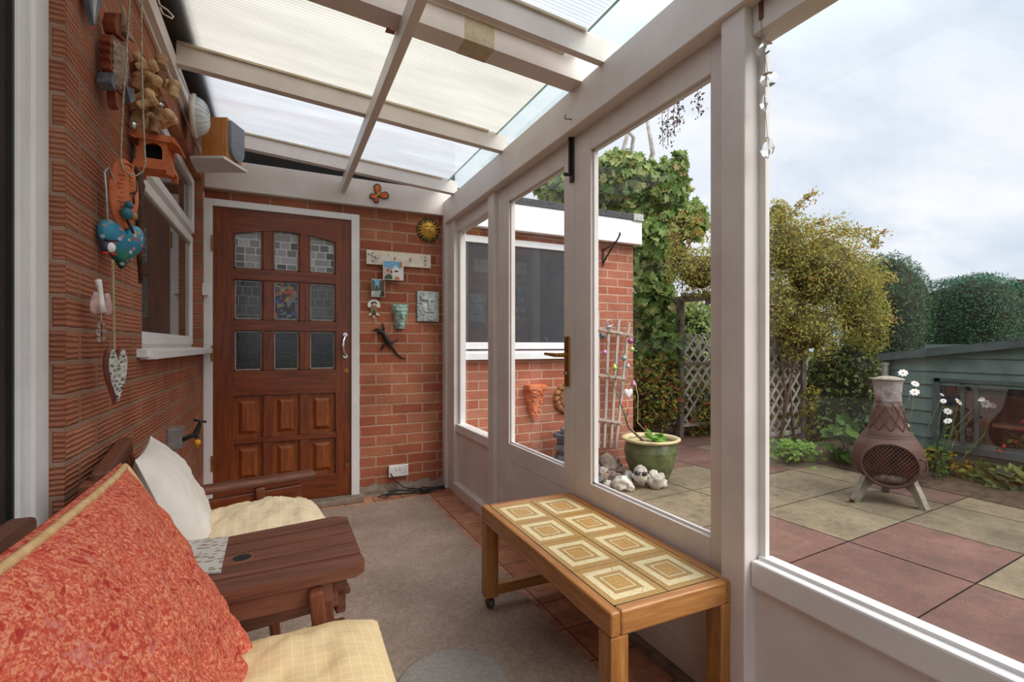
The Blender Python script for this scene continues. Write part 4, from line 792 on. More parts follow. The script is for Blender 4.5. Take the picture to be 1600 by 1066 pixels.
# cushions
cal = check_m('cream_check_fabric', s2l(228,206,168), s2l(238,224,196)); cal2 = check_m('yellow_check_fabric', s2l(232,204,152), s2l(244,226,190), 58); cot = mat('cream_cotton', s2l(226,216,202), s2l(236,228,216), .9, 8, .04, bump=.2, bsc=300)
pip = mat('cream_piping', s2l(206,160,104), s2l(224,186,134), .8, 60, .1, bump=.4, bsc=300)
g = G(); cu = V((-.055, 1.640, .490)); puff(g, cu, sf, ss, (0,0,1), .42, .47, .125, 3.3, .05, .008, 40, .42, 0, .4)
t = obj('seat_cushion', g, cal); tag(t, 'cream seat cushion on the far seat of the bench', 'cushion')
g = G(); lean = V((-.36, -.02, .93)).normalized(); nb_ = V((.92, .13, .37)).normalized(); U_ = lean.cross(nb_).normalized()
puff(g, V((-.268, 1.65, .635)), U_, lean, nb_, .46, .40, .070, 9.1, .05, .004, 40, .62)
t = obj('back_cushion', g, cot); tag(t, 'plain off-white cushion leaning on the far seat back', 'cushion')
g = G(); ed = puff(g, V((-.157, .802, .645)), (0, -1, 0), (-.38, 0, .925), (.925, 0, .38), .566, .53, .075, 1.7, .055, .006, 72, .55, 0, 1.5, ((-1, .08), (-.15, -.8)))
t = thing('red_scatter_cushion', 'large red and orange patterned cushion with cream piping on the near seat', 'cushion', (-.1, .82, .42)); obj('cover', g, redfab_m(), t)
obj('piping', G().tube(ed, .0058, 8, True), pip, t)
g = G(); puff(g, V((-.03, .80, .492)), (1, 0, .05), (0, 1, 0), (-.05, 0, 1), .44, .54, .085, 5.2, .02, .006, 40, .42, 0, .6)
t = obj('seat_cushion', g, cal2); tag(t, 'yellow checked seat cushion on the near seat by the bottom edge', 'cushion')
# placemat
cs = [at(x, y, Z=AH+.001) for x, y in ((357,841),(345,896),(300,899),(262,850))]
k = N('leaf_print'); vv = k.vor(k.co((1,2.2,1), (0,0,.5)), 46, 'F1'); plm = k.pbr(k.mix(k.math('LESS_THAN', k.math('ADD', vv, k.math('MULTIPLY', k.noise(k.co(), 150, 3), .3)), .52), s2l(206,200,190), s2l(150,126,106)), .35)
t = obj('placemat', G().prism([(p.x, p.y, AH+.001) for p in cs], (0, 0, .004)), plm, bevel=.0015); tag(t, 'pale placemat with brown leaf print on the bench table', 'placemat')
# tiled coffee table
T0, T1, S0, S1, TH_ = .752, 1.184, .975, 1.882, .43
ct = thing('coffee_table', 'oak coffee table topped with patterned yellow tiles along the glazed wall', 'table', ((T0+T1)/2, (S0+S1)/2, 0))
b = .032; px = (T1-T0-2*b)/2; py = (S1-S0-2*b)/4
for nm, m, q in (('side_rail', oak, (T0, T0+b, S0, S1)), ('side_rail', oak, (T1-b, T1, S0, S1)), ('end_rail', oakx, (T0+b, T1-b, S0, S0+b)), ('end_rail', oakx, (T0+b, T1-b, S1-b, S1))):
    obj(nm, G().span((q[0], q[2], TH_-.065), (q[1], q[3], TH_)), m, ct, bevel=.007, seg=3)
obj('tile_panel', G().span((T0+b, S0+b, TH_-.02), (T1-b, S1-b, TH_-.004)), tile_m(T0+b, S0+b, px, py), ct)
obj('joint_line', G().span(((T0+T1)/2-.0012, S0+b, TH_-.01), ((T0+T1)/2+.0012, S1-b, TH_-.0034)).span((T0+b, S0+b, TH_-.01), (T0+b+.003, S1-b, TH_-.003)).span((T0+b, S0+b, TH_-.01), (T1-b, S0+b+.003, TH_-.003)), dark, ct)
for y0 in (S0, S1-.055):
    for x0 in (T0, T1-.05):
        xa = x0+.0006 if x0 == T0 else x0-.0056; ya = y0+.0006 if y0 == S0 else y0-.0006; obj('leg', G().span((xa, ya, .058), (xa+.055, ya+.055, TH_-.0645)), oakz, ct, bevel=.003)
    obj('stretcher', G().span((T0+.045, y0+.012, .06), (T1-.045, y0+.045, .105)), oakx, ct, bevel=.004)
    for x0 in (T0+.028, T1-.028):
        w_ = obj('castor', G().ball((x0, y0+.0275, .0295), (.020, .026, .0205), 16, 12), mat('castor_wheel', s2l(60,48,38), s2l(92,78,62), .5, 30, .2) if 'castor_wheel' not in bpy.data.materials else bpy.data.materials['castor_wheel'], ct); obj('castor_stem', G().cone((x0, y0+.0275, .044), (x0, y0+.0275, .06), .006), galv, w_)
ct.rotation_euler.z = -.020
t = obj('round_mat', G().lathe((.50, 1.487, .009), [(0, .007), (.165, .007), (.176, .005), (.18, .0)], 64), mat('grey_mat', s2l(146,138,130), s2l(162,154,146), .9, 90, .12, bump=.3)); tag(t, 'round grey mat lying on the carpet at the bottom edge', 'mat')
# hanging crystals by the main post
cx_, cy_ = 1.165, .905; q = [at(x, y, X=1.185) for x, y in ((1194, 75), (1201, 124), (1194, 160), (1199, 230))]
t = thing('crystal_mobile', 'string of cut glass crystals hanging by the wide garden window', 'mobile', q[0]+V((0,0,.1)))
tp = at(1190, -14, X=1.185); bt_ = at(1190, 30, X=1.185); obj('wooden_bar', G().bar(tp, bt_, .008, .012, up=(0,1,0)), mat('chestnut_stick', s2l(84,44,24), s2l(120,70,40), .5), t)
def gem(c, w, h, kind, an):
    R = Matrix.Rotation(an, 3, 'Z'); pts = []
    if kind == 'oct': pr_ = [(0, .010), (w*.5, .008), (w, 0), (w*.5, -.008), (0, -.010)]; g = G().lathe(c, [(r, z) for r, z in pr_], 8, tuple(R @ V((0,1,0))), None, False); return g
    n = 8; vs = [c+V((0,0,h))]
    for z, r in ((.45, .55), (-.15, 1.0), (-.6, .75)):
        vs += [c+R @ V((r*w*math.cos(2*PI*i/n)*.5, r*w*math.sin(2*PI*i/n), z*h)) for i in range(n)]
    vs.append(c-V((0,0,h))); fs = [(0, 1+i, 1+(i+1) % n) for i in range(n)]
    for j in (0, 1): fs += [(1+j*n+i, 1+(j+1)*n+i, 1+(j+1)*n+(i+1) % n, 1+j*n+(i+1) % n) for i in range(n)]
    fs += [(1+2*n+i, 3*n+1, 1+2*n+(i+1) % n) for i in range(n)]; return G().add(vs, fs)
for p, (w_, h_, kd, an) in zip(q, ((.022,.02,'oct',1.9), (.022,.02,'oct',2.35), (.012,.026,'drop',1.2), (.019,.032,'drop',.4))): obj('crystal', gem(p, w_, h_, kd, an), crystal, t)
g = G().tube([bt_+V((0,0,.01)), q[0], q[1]], .0007, 4).tube([bt_+V((0,.004,.01)), q[2]+V((0,0,.026)), q[3]+V((0,0,.03))], .0007, 4); obj('thread', g, galv, t)
# ------------------------------------------------------------------ OUTSIDE
GZ = -.05
def pt(px, py, t): return V((0,0,CH))+V((SN+(px-800)/FPX*CN, CN-(px-800)/FPX*SN, (540-py)/FPX))*t
def pobj(name, pts, faces, m, parent=None, attr=None):
    me = bpy.data.meshes.new(name); me.from_pydata(pts, [], faces); me.materials.append(m)
    if attr is not None:
        a = me.attributes.new('rnd', 'FLOAT', 'FACE'); a.data.foreach_set('value', np.asarray(attr, dtype=np.float32))
    o = bpy.data.objects.new(name, me); COL.objects.link(o)
    if parent: o.parent = parent; o.matrix_parent_inverse = Matrix.Translation(-parent.location)
    return o
LOBED = [(0,0),(.28,-.12),(.5,.18),(.34,.34),(.46,.66),(.2,.62),(0,1),(-.2,.62),(-.46,.66),(-.34,.34),(-.5,.18),(-.28,-.12)]
OVAL = [(0,0),(.26,.3),(.2,.72),(0,1),(-.2,.72),(-.26,.3)]
NEEDLE = [(0,0),(.12,.5),(0,1),(-.12,.5)]
PETAL = [(0,0),(.22,.6),(.12,1),(-.12,1),(-.22,.6)]
def leafmesh(name, P, Nn, size, m, parent=None, shape=OVAL, tilt=.6, droop=.3, rnd=None, var=.4):
    n = len(P); S = np.array(shape); q = len(S)
    Nn = Nn+RNG.normal(0, tilt, (n, 3)); Nn /= np.linalg.norm(Nn, axis=1)[:, None]+1e-9
    D = RNG.normal(0, 1, (n, 3)); D[:, 2] -= droop*1.5; D -= Nn*(D*Nn).sum(1)[:, None]; D /= np.linalg.norm(D, axis=1)[:, None]+1e-9
    E = np.cross(Nn, D); s = size*(1+RNG.uniform(-var, var, n))
    v = P[:, None, :]+(E[:, None, :]*S[None, :, 0, None]+D[:, None, :]*S[None, :, 1, None])*s[:, None, None]
    v += Nn[:, None, :]*(np.abs(S[None, :, 0, None])*.35*s[:, None, None])
    f = np.arange(n*q).reshape(n, q)
    r = RNG.uniform(0, 1, n) if rnd is None else rnd
    return pobj(name, v.reshape(-1, 3).tolist(), f.tolist(), m, parent, r)
def blob(c, r, n, lo=.72, lump=.22, e=2.0, seed=0, up=0):
    d = RNG.normal(0, 1, (n, 3)); d /= np.linalg.norm(d, axis=1)[:, None]
    if up: d[:, 2] = np.where(RNG.uniform(0, 1, n) < up, np.abs(d[:, 2]), d[:, 2])
    k = np.array([noise.noise(V(q)*2.2+V((seed, seed*1.7, 0))) for q in d])*lump+np.array([noise.noise(V(q)*5.5+V((seed, 3, 0))) for q in d])*lump*.6
    if e != 2.0: d = d/(np.abs(d)**e).sum(1)[:, None]**(1/e)
    rr = (RNG.uniform(lo**3, 1, n)**(1/3))*(1+k)
    return np.array(c)+d*np.array(r)*rr[:, None], d/np.array(r)*min(r)
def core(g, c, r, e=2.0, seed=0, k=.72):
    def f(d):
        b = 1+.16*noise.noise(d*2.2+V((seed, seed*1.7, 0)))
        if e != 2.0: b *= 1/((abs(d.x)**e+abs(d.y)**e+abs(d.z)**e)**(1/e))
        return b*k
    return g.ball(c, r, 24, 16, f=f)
def bush(name, label, cat, blobs, n, size, m, corem, shape=OVAL, tilt=.6, droop=.3, lo=.72, e=2.0, corek=.72, lump=.22, parts=(), group=None, grad=None, base=None, up=0):
    tot = sum(b[1][0]*b[1][2] for b in blobs); Ps = []; Ns = []
    cs = [b[0] for b in blobs]; c0 = base if base is not None else V((sum(c.x for c in cs)/len(cs), sum(c.y for c in cs)/len(cs), GZ))
    t = thing(name, label, cat, c0, group)
    g = G()
    for i, (c, r) in enumerate(blobs):
        p, nn = blob(c, r, max(30, int(n*r[0]*r[2]/tot)), lo, lump, e, i*3.1+len(label), up); Ps.append(p); Ns.append(nn)
        if corek: core(g, c, r, e, i*3.1+len(label), corek)
    P = np.vstack(Ps); Nn = np.vstack(Ns); ok = P[:, 2] > GZ+.01; P = P[ok]; Nn = Nn[ok]
    rnd = grad(P) if grad else None
    leafmesh('foliage', P, Nn, size, m, t, shape, tilt, droop, rnd)
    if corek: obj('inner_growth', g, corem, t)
    return t
def stems(t, lines, r, m, name='stem'):
    g = G()
    for l in lines: g.tube(l, [r*(1-.5*i/(len(l)-1)) for i in range(len(l))], 6)
    return obj(name, g, m, t)
# ground
struct('patio_bed', G().add([(1.255, -6, GZ-.012), (9, -6, GZ-.012), (9, 9, GZ-.012), (1.255, 9, GZ-.012)], [(0,1,2,3)]), mat('slab_joint', s2l(58,48,40), s2l(86,74,62), 1, 30, .3))
OX, OY, SLX, SLY = 3.028, 1.135, .665, .567; DX_ = V((1, .062, 0)).normalized()*SLX; DY_ = V((-.045, 1, 0)).normalized()*SLY
redset = {(-1,0),(0,0),(-1,-1),(-1,1),(2,1),(1,3),(0,4),(1,4),(1,5),(0,5),(2,5),(-2,-2),(-3,0),(3,3),(1,-2),(2,6),(1,6)}
vs, fs, at_ = [], [], []
for i in range(-4, 9):
    for j in range(-12, 14):
        o_ = V((OX, OY, 0))+DX_*i+DY_*j; e_ = .007
        if (o_+DX_+DY_).x < 1.2 or o_.x > 9: continue
        q = [o_+DX_*e_+DY_*e_, o_+DX_*(1-e_)+DY_*e_, o_+DX_*(1-e_)+DY_*(1-e_), o_+DX_*e_+DY_*(1-e_)]; n0 = len(vs); hz_ = GZ+.0012*random.random()
        vs += [(max(p.x, 1.256), p.y, hz_) for p in q]; fs.append((n0, n0+1, n0+2, n0+3)); at_.append((0 if (i, j) in redset else .55)+.4*random.random())
pp = pobj('patio', vs, fs, patio_m(), None, at_); pp['kind'] = 'structure'
lawn = mat('far_ground', s2l(70,80,48), s2l(104,112,72), 1, 5, .2, bump=.3)
struct('ground', G().add([(-40, -40, GZ-.06), (90, -40, GZ-.06), (90, 90, GZ-.06), (-40, 90, GZ-.06)], [(0,1,2,3)]), lawn)
def bedf(a, b): return V((4.66+3.2*a+.05*math.sin(b*9), -5+8.45*b, GZ+.006+.05*min(1, a*12)*(1+.6*noise.noise(V((a*30, b*40, 1))))))
struct('flower_bed', G().grid(bedf, 26, 60), soil)
def bedg(a, b): return V((3.03+5.5*a, 4.72+.1*math.sin(a*8)+4*b, GZ+.006+.05*min(1, b*12)*(1+.6*noise.noise(V((a*30, b*40, 7))))))
struct('back_bed', G().grid(bedg, 40, 26), soil)
# brick extension
EX0, EX1 = 1.245, 3.02; t = thing('brick_extension', 'red brick flat-roofed extension with white fascia beyond the glazed doors', 'building', (2.1, 3.75, GZ))
wx1 = 2.36; wz0, wz1 = .985, 1.985; g = G()
for x0, x1, z0, z1 in ((EX0, 1.262, GZ, 2.2), (wx1, EX1, GZ, 2.2), (1.262, wx1, GZ, wz0), (1.262, wx1, wz1, 2.2)): g.span((x0, YB, z0), (x1, YB+.25, z1))
g.span((EX1-.25, YB+.24, GZ), (EX1, 6.0, 2.2)); obj('wall', g, brick_ext, t)
obj('fascia', G().span((EX0, 3.555, 2.045), (3.055, 3.60, 2.262)).span((3.02, 3.60, 2.045), (3.055, 6.0, 2.262)), mat('white_fascia', (.88,.88,.90), (.92,.92,.93), .5, 6, .03, bump=0), t, bevel=.003)
obj('soffit', G().span((EX0, 3.59, 2.05), (3.03, YB+.02, 2.07)), white2, t)
obj('roof_felt', G().prism([(EX0, 3.545, 2.262), (EX0, 3.545, 2.318), (EX0, 3.60, 2.335), (EX0, 6.0, 2.335), (EX0, 6.0, 2.262)], (1.79, 0, 0)), felt, t, bevel=.004)
obj('corner_flashing', G().span((2.945, 3.538, 2.258), (3.06, 3.60, 2.322)), galv, t, bevel=.003)
f = rect_frame.__wrapped__ if hasattr(rect_frame, '__wrapped__') else None
def frame_y(g, x0, x1, z0, z1, b, y0, y1):
    for q in ((x0, x0+b, z0, z1), (x1-b, x1, z0, z1), (x0+b, x1-b, z0, z0+b), (x0+b, x1-b, z1-b, z1)): g.span((q[0], y0, q[2]), (q[1], y1, q[3]))
    return g
wf = obj('window_frame', frame_y(G(), 1.262, wx1, wz0+.085, wz1, .055, YB-.012, YB+.05), upvc, t, bevel=.004)
xm = at(786, 460, Y=YB).x
obj('mullion', G().span((xm-.045, YB-.012, wz0+.09), (xm+.045, YB+.05, wz1-.03)), upvc, wf, bevel=.004)
for x0, x1 in ((1.29, xm-.04), (xm+.04, wx1-.04)): obj('pane', G().span((x0, YB+.012, wz0+.12), (x1, YB+.02, wz1-.05)), extglass, wf)
obj('window_sill', G().prism([(1.262, YB-.06, wz0+.0), (1.262, YB-.06, wz0+.055), (1.262, YB+.03, wz0+.075), (1.262, YB+.03, wz0)], (wx1-1.262+.02, 0, 0)), upvc, t, bevel=.003)
# things on and by the extension wall
p = at(942, 400, Y=YB); q = at(965, 374, Y=3.44); t = thing('hanging_basket_bracket', 'dark iron hanging basket bracket on brick below the fascia end', 'bracket', p)
obj('back_plate', G().bar((p.x, YB-.006, p.z-.09), (p.x, YB-.006, p.z+.07), .02, .008, up=(0,1,0)), black, t)
obj('arm', G().tube([(p.x, YB-.01, p.z-.06), V((p.x, YB-.01, p.z-.04)).lerp(q, .6), q, q+V((.005,-.02,.03)), q+V((-.004,-.035,.05)), q+V((-.01,-.045,.035)), q+V((-.008,-.04,.02))], .008, 6), black, t)
obj('brace', G().tube([(p.x, YB-.01, p.z+.05), (p.x+.02, YB-.07, p.z+.075), V((p.x, YB-.01, p.z+.04)).lerp(q, .8)], .006, 6), black, t)
c = at(833, 627, Y=YB); t = thing('terracotta_wall_planter', 'orange terracotta wall planter moulded with grapes on the extension brick', 'planter', c)
obj('rim', G().prism([c+V((.085*math.cos(a), 0, .115+.0*a)) for a in (0,)]+[], (0,0,0)) if 0 else G().span(c+V((-.088,-.095,.10)), c+V((.088,0,.145))), terra, t, bevel=.012)
def planter(a, b): 
    th = PI*a; r = .085*(1-b**1.6*.72); return c+V((-r*math.cos(th), -.09*(1-b*.6)*math.sin(th)*(1+.1*noise.noise(V((a*12, b*14, 0)))), .11-.27*b))
obj('bowl', G().grid(planter, 24, 20), terra, t)
g = G()
for i in range(40):
    a, b = random.uniform(.12, .88), random.uniform(.05, .95)**1.1; g.ball(planter(a, b), .016*(1-.35*b), 8, 6)
obj('grapes', g, terra, t)
c = at(886, 622, Y=YB); t = thing('woven_sun_plaque', 'round brown woven wreath plaque on the extension wall right of the terracotta planter', 'plaque', c)
brz = mat('brown_glaze', s2l(96,60,36), s2l(190,130,80), .6, 20, .3, bump=.3)
obj('wreath', G().lathe(c, [(.095, .0), (.12, .03), (.14, .02), (.145, 0)], 36, (0,-1,0)), brz, t); g = G()
for i in range(14):
    a = 2*PI*i/14; g.ball(c+V((.115*math.cos(a), -.022, .115*math.sin(a))), (.036, .016, .020), 10, 6, R=Matrix.Rotation(-a-.9, 3, 'Y'))
obj('twist', g, brz, t); obj('centre', G().ball(c+V((0,-.01,0)), (.09, .02, .09)), brz, t)
# slate stack
c = V((2.19, 3.36, GZ)); t = thing('slate_fountain', 'stacked dark slate fountain standing against the extension wall', 'fountain', c); z = 0
random.seed(5)
for i in range(12):
    r = (.20, .235, .19, .225, .17, .21, .18, .16, .17, .15, .19, .14)[i]; h = random.uniform(.028, .045); n = 11; ph = random.random()*6
    ring = [V((c.x+random.uniform(-.01,.01)+r*(1+.22*noise.noise(V((k*1.3, i*2.7, 0))))*math.cos(2*PI*k/n+ph), c.y+r*.8*(1+.22*noise.noise(V((k*1.1, i*1.7, 5))))*math.sin(2*PI*k/n+ph), c.z+z)) for k in range(n)]
    obj('slate_slab', G().prism(ring, (random.uniform(-.008,.008), 0, h)), slate, t, bevel=.006); z += h+.004
# fan trellis
t = thing('fan_trellis', 'weathered wooden fan trellis leaning on the extension wall', 'trellis', (2.7, 3.58, GZ)); ty = 3.575
for a, b in (((934,487),(935,700)), ((951,515),(944,700)), ((967,499),(954,700)), ((983,504),(962,700))):
    obj('upright', G().bar(at(*a, Y=ty), at(*b, Y=ty), .028, .016, up=(0,1,0)), grey_wood, t, bevel=.002)
for a, b in (((930,513),(988,524)), ((930,585),(978,592)), ((931,655),(972,661))): obj('rung', G().bar(at(*a, Y=ty-.016), at(*b, Y=ty-.016), .014, .024), grey_wood, t, bevel=.002)
c = at(952, 508, Y=3.55); t = thing('bird_wall_ornament', 'small grey openwork bird ornament at the top of fan trellis', 'ornament', c)
obj('ring', G().tube([c+V((.035*math.cos(a), 0, .045*math.sin(a))) for a in np.linspace(0, 2*PI, 18, False)], .005, 6, True), galv, t); obj('bird', G().ball(c+V((.002,0,-.018)), (.028, .012, .018)).ball(c+V((-.012,0,.008)), (.010,.009,.010)).cone(c+V((.02,0,-.01)), c+V((.04,0,.012)), .008, .002), galv, t)
# glazed pot with branch
pc = V((2.86, 3.22, GZ)); potg = mat('green_glazed_pot', s2l(76,84,50), s2l(112,118,76), .25, 12, .2, bump=.1); crm = mat('cream_pot_rim', s2l(186,168,122), s2l(214,198,152), .4, 14, .12)
t = thing('glazed_plant_pot', 'large olive green glazed pot with cream rim beside the fan trellis', 'pot', pc)
obj('body', G().lathe(pc, [(0, 0), (.135, 0), (.165, .06), (.205, .16), (.222, .24), (.221, .25), (.224, .256), (.222, .262), (.212, .31), (.200, .335)], 48), potg, t)
obj('rim', G().lathe(pc, [(.198, .332), (.222, .335), (.246, .348), (.246, .362), (.225, .366), (.205, .35), (.20, .30), (.19, .28)], 48), crm, t); obj('soil', G().lathe(pc, [(.2, .30), (.1, .305), (0, .305)], 24), soil, t)
br_m = mat('twig_bark', s2l(104,84,70), s2l(150,130,112), .9, 40, .3, bump=.4)
B = lambda x, y, Y=3.22: at(x, y, Y=Y)
obj('branch', G().tube([pc+V((-.04,-.02,.30)), B(982,668), B(977,650), B(966,620,3.24), B(958,596,3.3), B(945,580,3.35), B(935,560,3.4)], [.012,.010,.009,.006,.005,.004,.002], 6).tube([B(978,655), B(982,640), B(982,632)], [.007,.005,.003], 6).tube([B(968,628,3.24), B(974,600,3.26), B(984,590,3.28), B(992,588,3.3)], [.005,.004,.003,.002], 5).tube([B(960,600,3.3), B(968,560,3.35), B(978,530,3.4), B(985,520,3.4)], [.004,.003,.003,.002], 5).tube([B(966,620,3.24), B(972,590,3.3), B(956,555,3.36), B(945,520,3.42)], [.004,.003,.002,.002], 5), br_m, t)
lvm = leaf_m('pot_leaves', [s2l(60,110,30), s2l(120,170,60)]); P = np.array([tuple(pc+V((.07+random.uniform(-.07,.06), random.uniform(-.06,.03), .33+random.uniform(0,.04)))) for _ in range(26)]); leafmesh('leaves', P, np.tile([0,-.5,1.], (26, 1)), .07, lvm, t, OVAL, .5, -.3)
obj('wire_stem', G().tube([pc+V((.06,0,.31)), B(996,660,3.25), B(997,620,3.26), B(993,600,3.28)], .003, 5), rope, t)
# baubles
def bauble(px, py, col, label, pear=False, r=.022, metal=.25):
    c = at(px, py, Y=3.40); nm = 'bauble_'+'%d_%d_%d' % col
    g_ = sum(col)/3; col = tuple(int(.68*x+.32*g_) for x in col); m = bpy.data.materials.get(nm) or mat(nm, s2l(*col), rough=.2, bump=0, var=.15, sc=30, metal=metal)
    t = thing('bauble', label, 'bauble', c, 'glass baubles on the pot branch'); pr_ = [(0, -1), (.5, -.87), (.87, -.5), (1, 0), (.87, .5), (.5, .87), (.16, 1)]
    if pear: pr_ = [(0, -1), (.6, -.9), (1, -.45), (.95, -.1), (.65, .5), (.45, .95), (.2, 1.15)]
    obj('globe', G().lathe(c, [(a*r, b*r) for a, b in pr_], 18), m, t); obj('cap', G().cone(c+V((0,0,r*(1.1 if pear else .95))), c+V((0,0,r*(1.1 if pear else .95)+.010)), r*.25, r*.2, 8), galv, t)
    obj('string', G().tube([c+V((0,0,r)), c+V((.006,.01,r+.05))], .0008, 4), galv, t)
bauble(941, 525, (70,104,104), 'dark teal bauble near the upper left of the fan trellis', r=.026)
bauble(931.5, 537, (190,206,90), 'lime bauble at the door edge beside the first trellis upright')
bauble(945, 551, (206,120,170), 'pink bauble in front of the second trellis upright')
bauble(985, 533, (196,70,130), 'magenta bauble, topmost at the right end of trellis', r=.028)
bauble(987, 546, (200,206,90), 'lime bauble directly below the magenta one', r=.025)
bauble(975, 560, (130,160,156), 'pale silvery green bauble left of the lowest silver one', r=.025)
bauble(981, 572, (150,162,160), 'silver pear-shaped bauble under the pale green bauble', True)
bauble(960, 574, (190,200,50), 'yellow-green pear-shaped bauble at the middle of trellis', True, .026)
bauble(990, 600, (190,110,140), 'dusky pink pear-shaped bauble above the white heart', True, .026)
bauble(931, 560, (170,110,180), 'violet bauble lowest at the door edge', r=.022)
c = at(982, 614, Y=3.30); t = thing('white_heart', 'small white hanging heart above the green pot', 'ornament', c); obj('heart', heart_puff(G(), c, V((1,0,0)), V((0,0,1)), V((0,-1,0)), .088, .085, .012), white2, t); obj('string', G().tube([c+V((0,0,.02)), at(984, 596, Y=3.3)], .0009, 4), rope, t)
# rocks and head
def rock(px, py, r, m, label, sq=(1,1,.85), seed=0, t=4.0, rough=.35):
    c = pt(px, py, t); rr = r*t/FPX; c.z = max(c.z, GZ+rr*sq[2]*.8)
    g = G().ball(c, (rr*sq[0], rr*sq[1], rr*sq[2]), 22, 16, f=lambda d: 1+rough*noise.noise(d*1.6+V((seed, 0, 0)))+.5*rough*noise.noise(d*4+V((seed, 5, 0)))); o = obj('rock', g, m); tag(o, label, 'rock', 'rocks around the green pot')
rock(950, 726, 19, stone2, 'large brown rock at the back of the pile left of pot', (1,1,.8), 1, 4.25)
rock(939, 750, 11, stone2, 'tall brownish rock next to the white door frame', (.9,.9,1.25), 2, 4.0)
rock(956, 748, 12, stone2, 'rounded brown rock between the tall rock and the grey rock', (1,1,.8), 3, 4.05)
rock(942, 735, 8, stone, 'small pale pebble on the left of the rock pile', (1.1,1,.6), 4, 4.1)
rock(963, 733, 9, stone2, 'small brown rock behind the grey rock', (1,1,.7), 5, 4.2)
rock(981, 748, 11, mat('grey_rock', s2l(110,106,102), s2l(170,164,158), .9, 10, .25, bump=.6, bsc=24), 'grey pointed rock just left of the stone head', (.8,.8,1.1), 6, 3.95)
rock(972, 760, 13, stone, 'knobbly white rock lowest in front of the pile', (1.15,1,.85), 7, 3.85, .5)
rock(985, 767, 7, stone, 'small white rock in front of the stone head', (.9,.8,1), 8, 3.8)
rock(950, 760, 8, stone, 'small pale rock at the front of the pile near the frame', (1,1,.8), 12, 3.9)
rock(966, 745, 7, stone2, 'brown pebble wedged in the middle of the rock pile', (1,.9,.7), 13, 4.0)
rock(1026, 750, 14, stone, 'knobbly white rock right of the stone head', (1,1,1.02), 9, 3.9, .5)
rock(1036, 735, 5, stone2, 'slim upright brown stone behind the right white rock', (.6,.6,1.8), 10, 4.1)
c = pt(1001, 744, 3.88); c.z = GZ+.10; t = thing('stone_head', 'pale carved stone head ornament wearing dark glasses among the rocks', 'ornament', (c.x, c.y, GZ)); nd = V((-.62,-.75,.16)).normalized(); Rm = Matrix((V((0,0,1)).cross(nd).normalized()*1, V((0,0,1)), nd)).transposed(); Ux = V((0,0,1)).cross(nd).normalized()
def headf(d):
    k_ = 1+.04*noise.noise(d*4)
    if d.z > 0: k_ += .16*face(d.x*1.15, d.y*1.15-.05)*d.z-.08
    if d.y < -.5: k_ -= .12
    return k_
obj('head', G().ball(c, (.060, .092, .072), 36, 28, R=Rm, f=headf), stone, t)
for s in (-1, 1): obj('ear', G().ball(c+Ux*(s*.058)+V((0,0,-.002)), (.012, .018, .022)), stone, t)
gl_ = G()
for s in (-1, 1): gl_.ball(c+Ux*(s*.028)+V((0,0,.026))+nd*.058, (.024, .024, .016))
gl_.tube([c+Ux*-.064+V((0,0,.036))+nd*.01, c+Ux*-.045+V((0,0,.036))+nd*.05, c+V((0,0,.036))+nd*.066, c+Ux*.045+V((0,0,.036))+nd*.05, c+Ux*.064+V((0,0,.036))+nd*.01], .004, 6); obj('glasses', gl_, rubber, t)
# ------------------------------------------------------------------ chiminea
cc_ = at(1387, 781, Z=GZ); t = thing('chiminea', 'rusty brown cast chiminea with mesh fire door on the patio', 'chiminea', cc_)
k = N('rusty_cast_iron'); gx = k.xyz(k.co()); n1 = k.noise(k.co(), 9, 5, .65); hz = k.math('MULTIPLY', k.math('SUBTRACT', gx[2], .52), 3.2); f = k.math('ADD', hz, k.math('MULTIPLY', k.math('SUBTRACT', n1, .5), 1.6))
rustc = k.ramp(f, [(.0, s2l(92,66,56)), (.35, s2l(106,76,64)), (.62, s2l(140,128,124)), (.85, s2l(176,170,166)), (1, s2l(150,138,132))])
rust = k.pbr(k.mix(k.math('MULTIPLY', k.noise(k.co(), 60, 4, .7), .4), rustc, s2l(64,42,34)), .65, 0, k.bump(k.noise(k.co(), 90, 4), .3, .004), .3)
ash = mat('pale_weathered_leg', s2l(120,112,98), s2l(156,148,132), .8, 20, .15, bump=.2)
prof = [(.05, .145), (.13, .15), (.17, .163), (.20, .18), (.225, .205), (.245, .235), (.256, .268), (.262, .30), (.261, .335), (.255, .37), (.245, .402), (.23, .43), (.195, .475), (.178, .49), (.180, .497), (.172, .502), (.172, .51), (.150, .525), (.128, .58), (.110, .65), (.099, .72), (.099, .735), (.102, .738), (.099, .742), (.099, .80), (.106, .86), (.116, .90)]
g = G().lathe(cc_, prof, 96); _vd = V((-cc_.x, -cc_.y, 0)).normalized(); _vd = Matrix.Rotation(.06, 3, 'Z') @ _vd; _su = V((0,0,1)).cross(_vd); keep = []
for f in g.f:
    m_ = sum((V(g.v[i]) for i in f), V())/len(f)-cc_
    keep.append(not (m_.dot(_vd) > 0 and (m_.dot(_su)/.20)**2+((m_.z-.295)/.155)**2 < 1))
g.sm = [a for a, k_ in zip(g.sm, keep) if k_]; g.f = [a for a, k_ in zip(g.f, keep) if k_]
obj('body', g, rust, t)
g = G()
for s in (1, -1):
    for j in range(10):
        a0 = 2*PI*j/10; g.tube([cc_+V(((.151-.052*u)*math.cos(a0+s*u*1.0)*1.0, (.151-.052*u)*math.sin(a0+s*u*1.0), .525+.20*u)) for u in np.linspace(0, 1, 9)], .0035, 4)
obj('diamond_pattern', g, rust, t)
obj('lid', G().lathe(cc_, [(0, .925), (.06, .918), (.118, .905), (.124, .897), (.118, .893), (0, .893)], 40), mat('weathered_lid', s2l(120,112,98), s2l(160,150,132), .7, 20, .15), t)
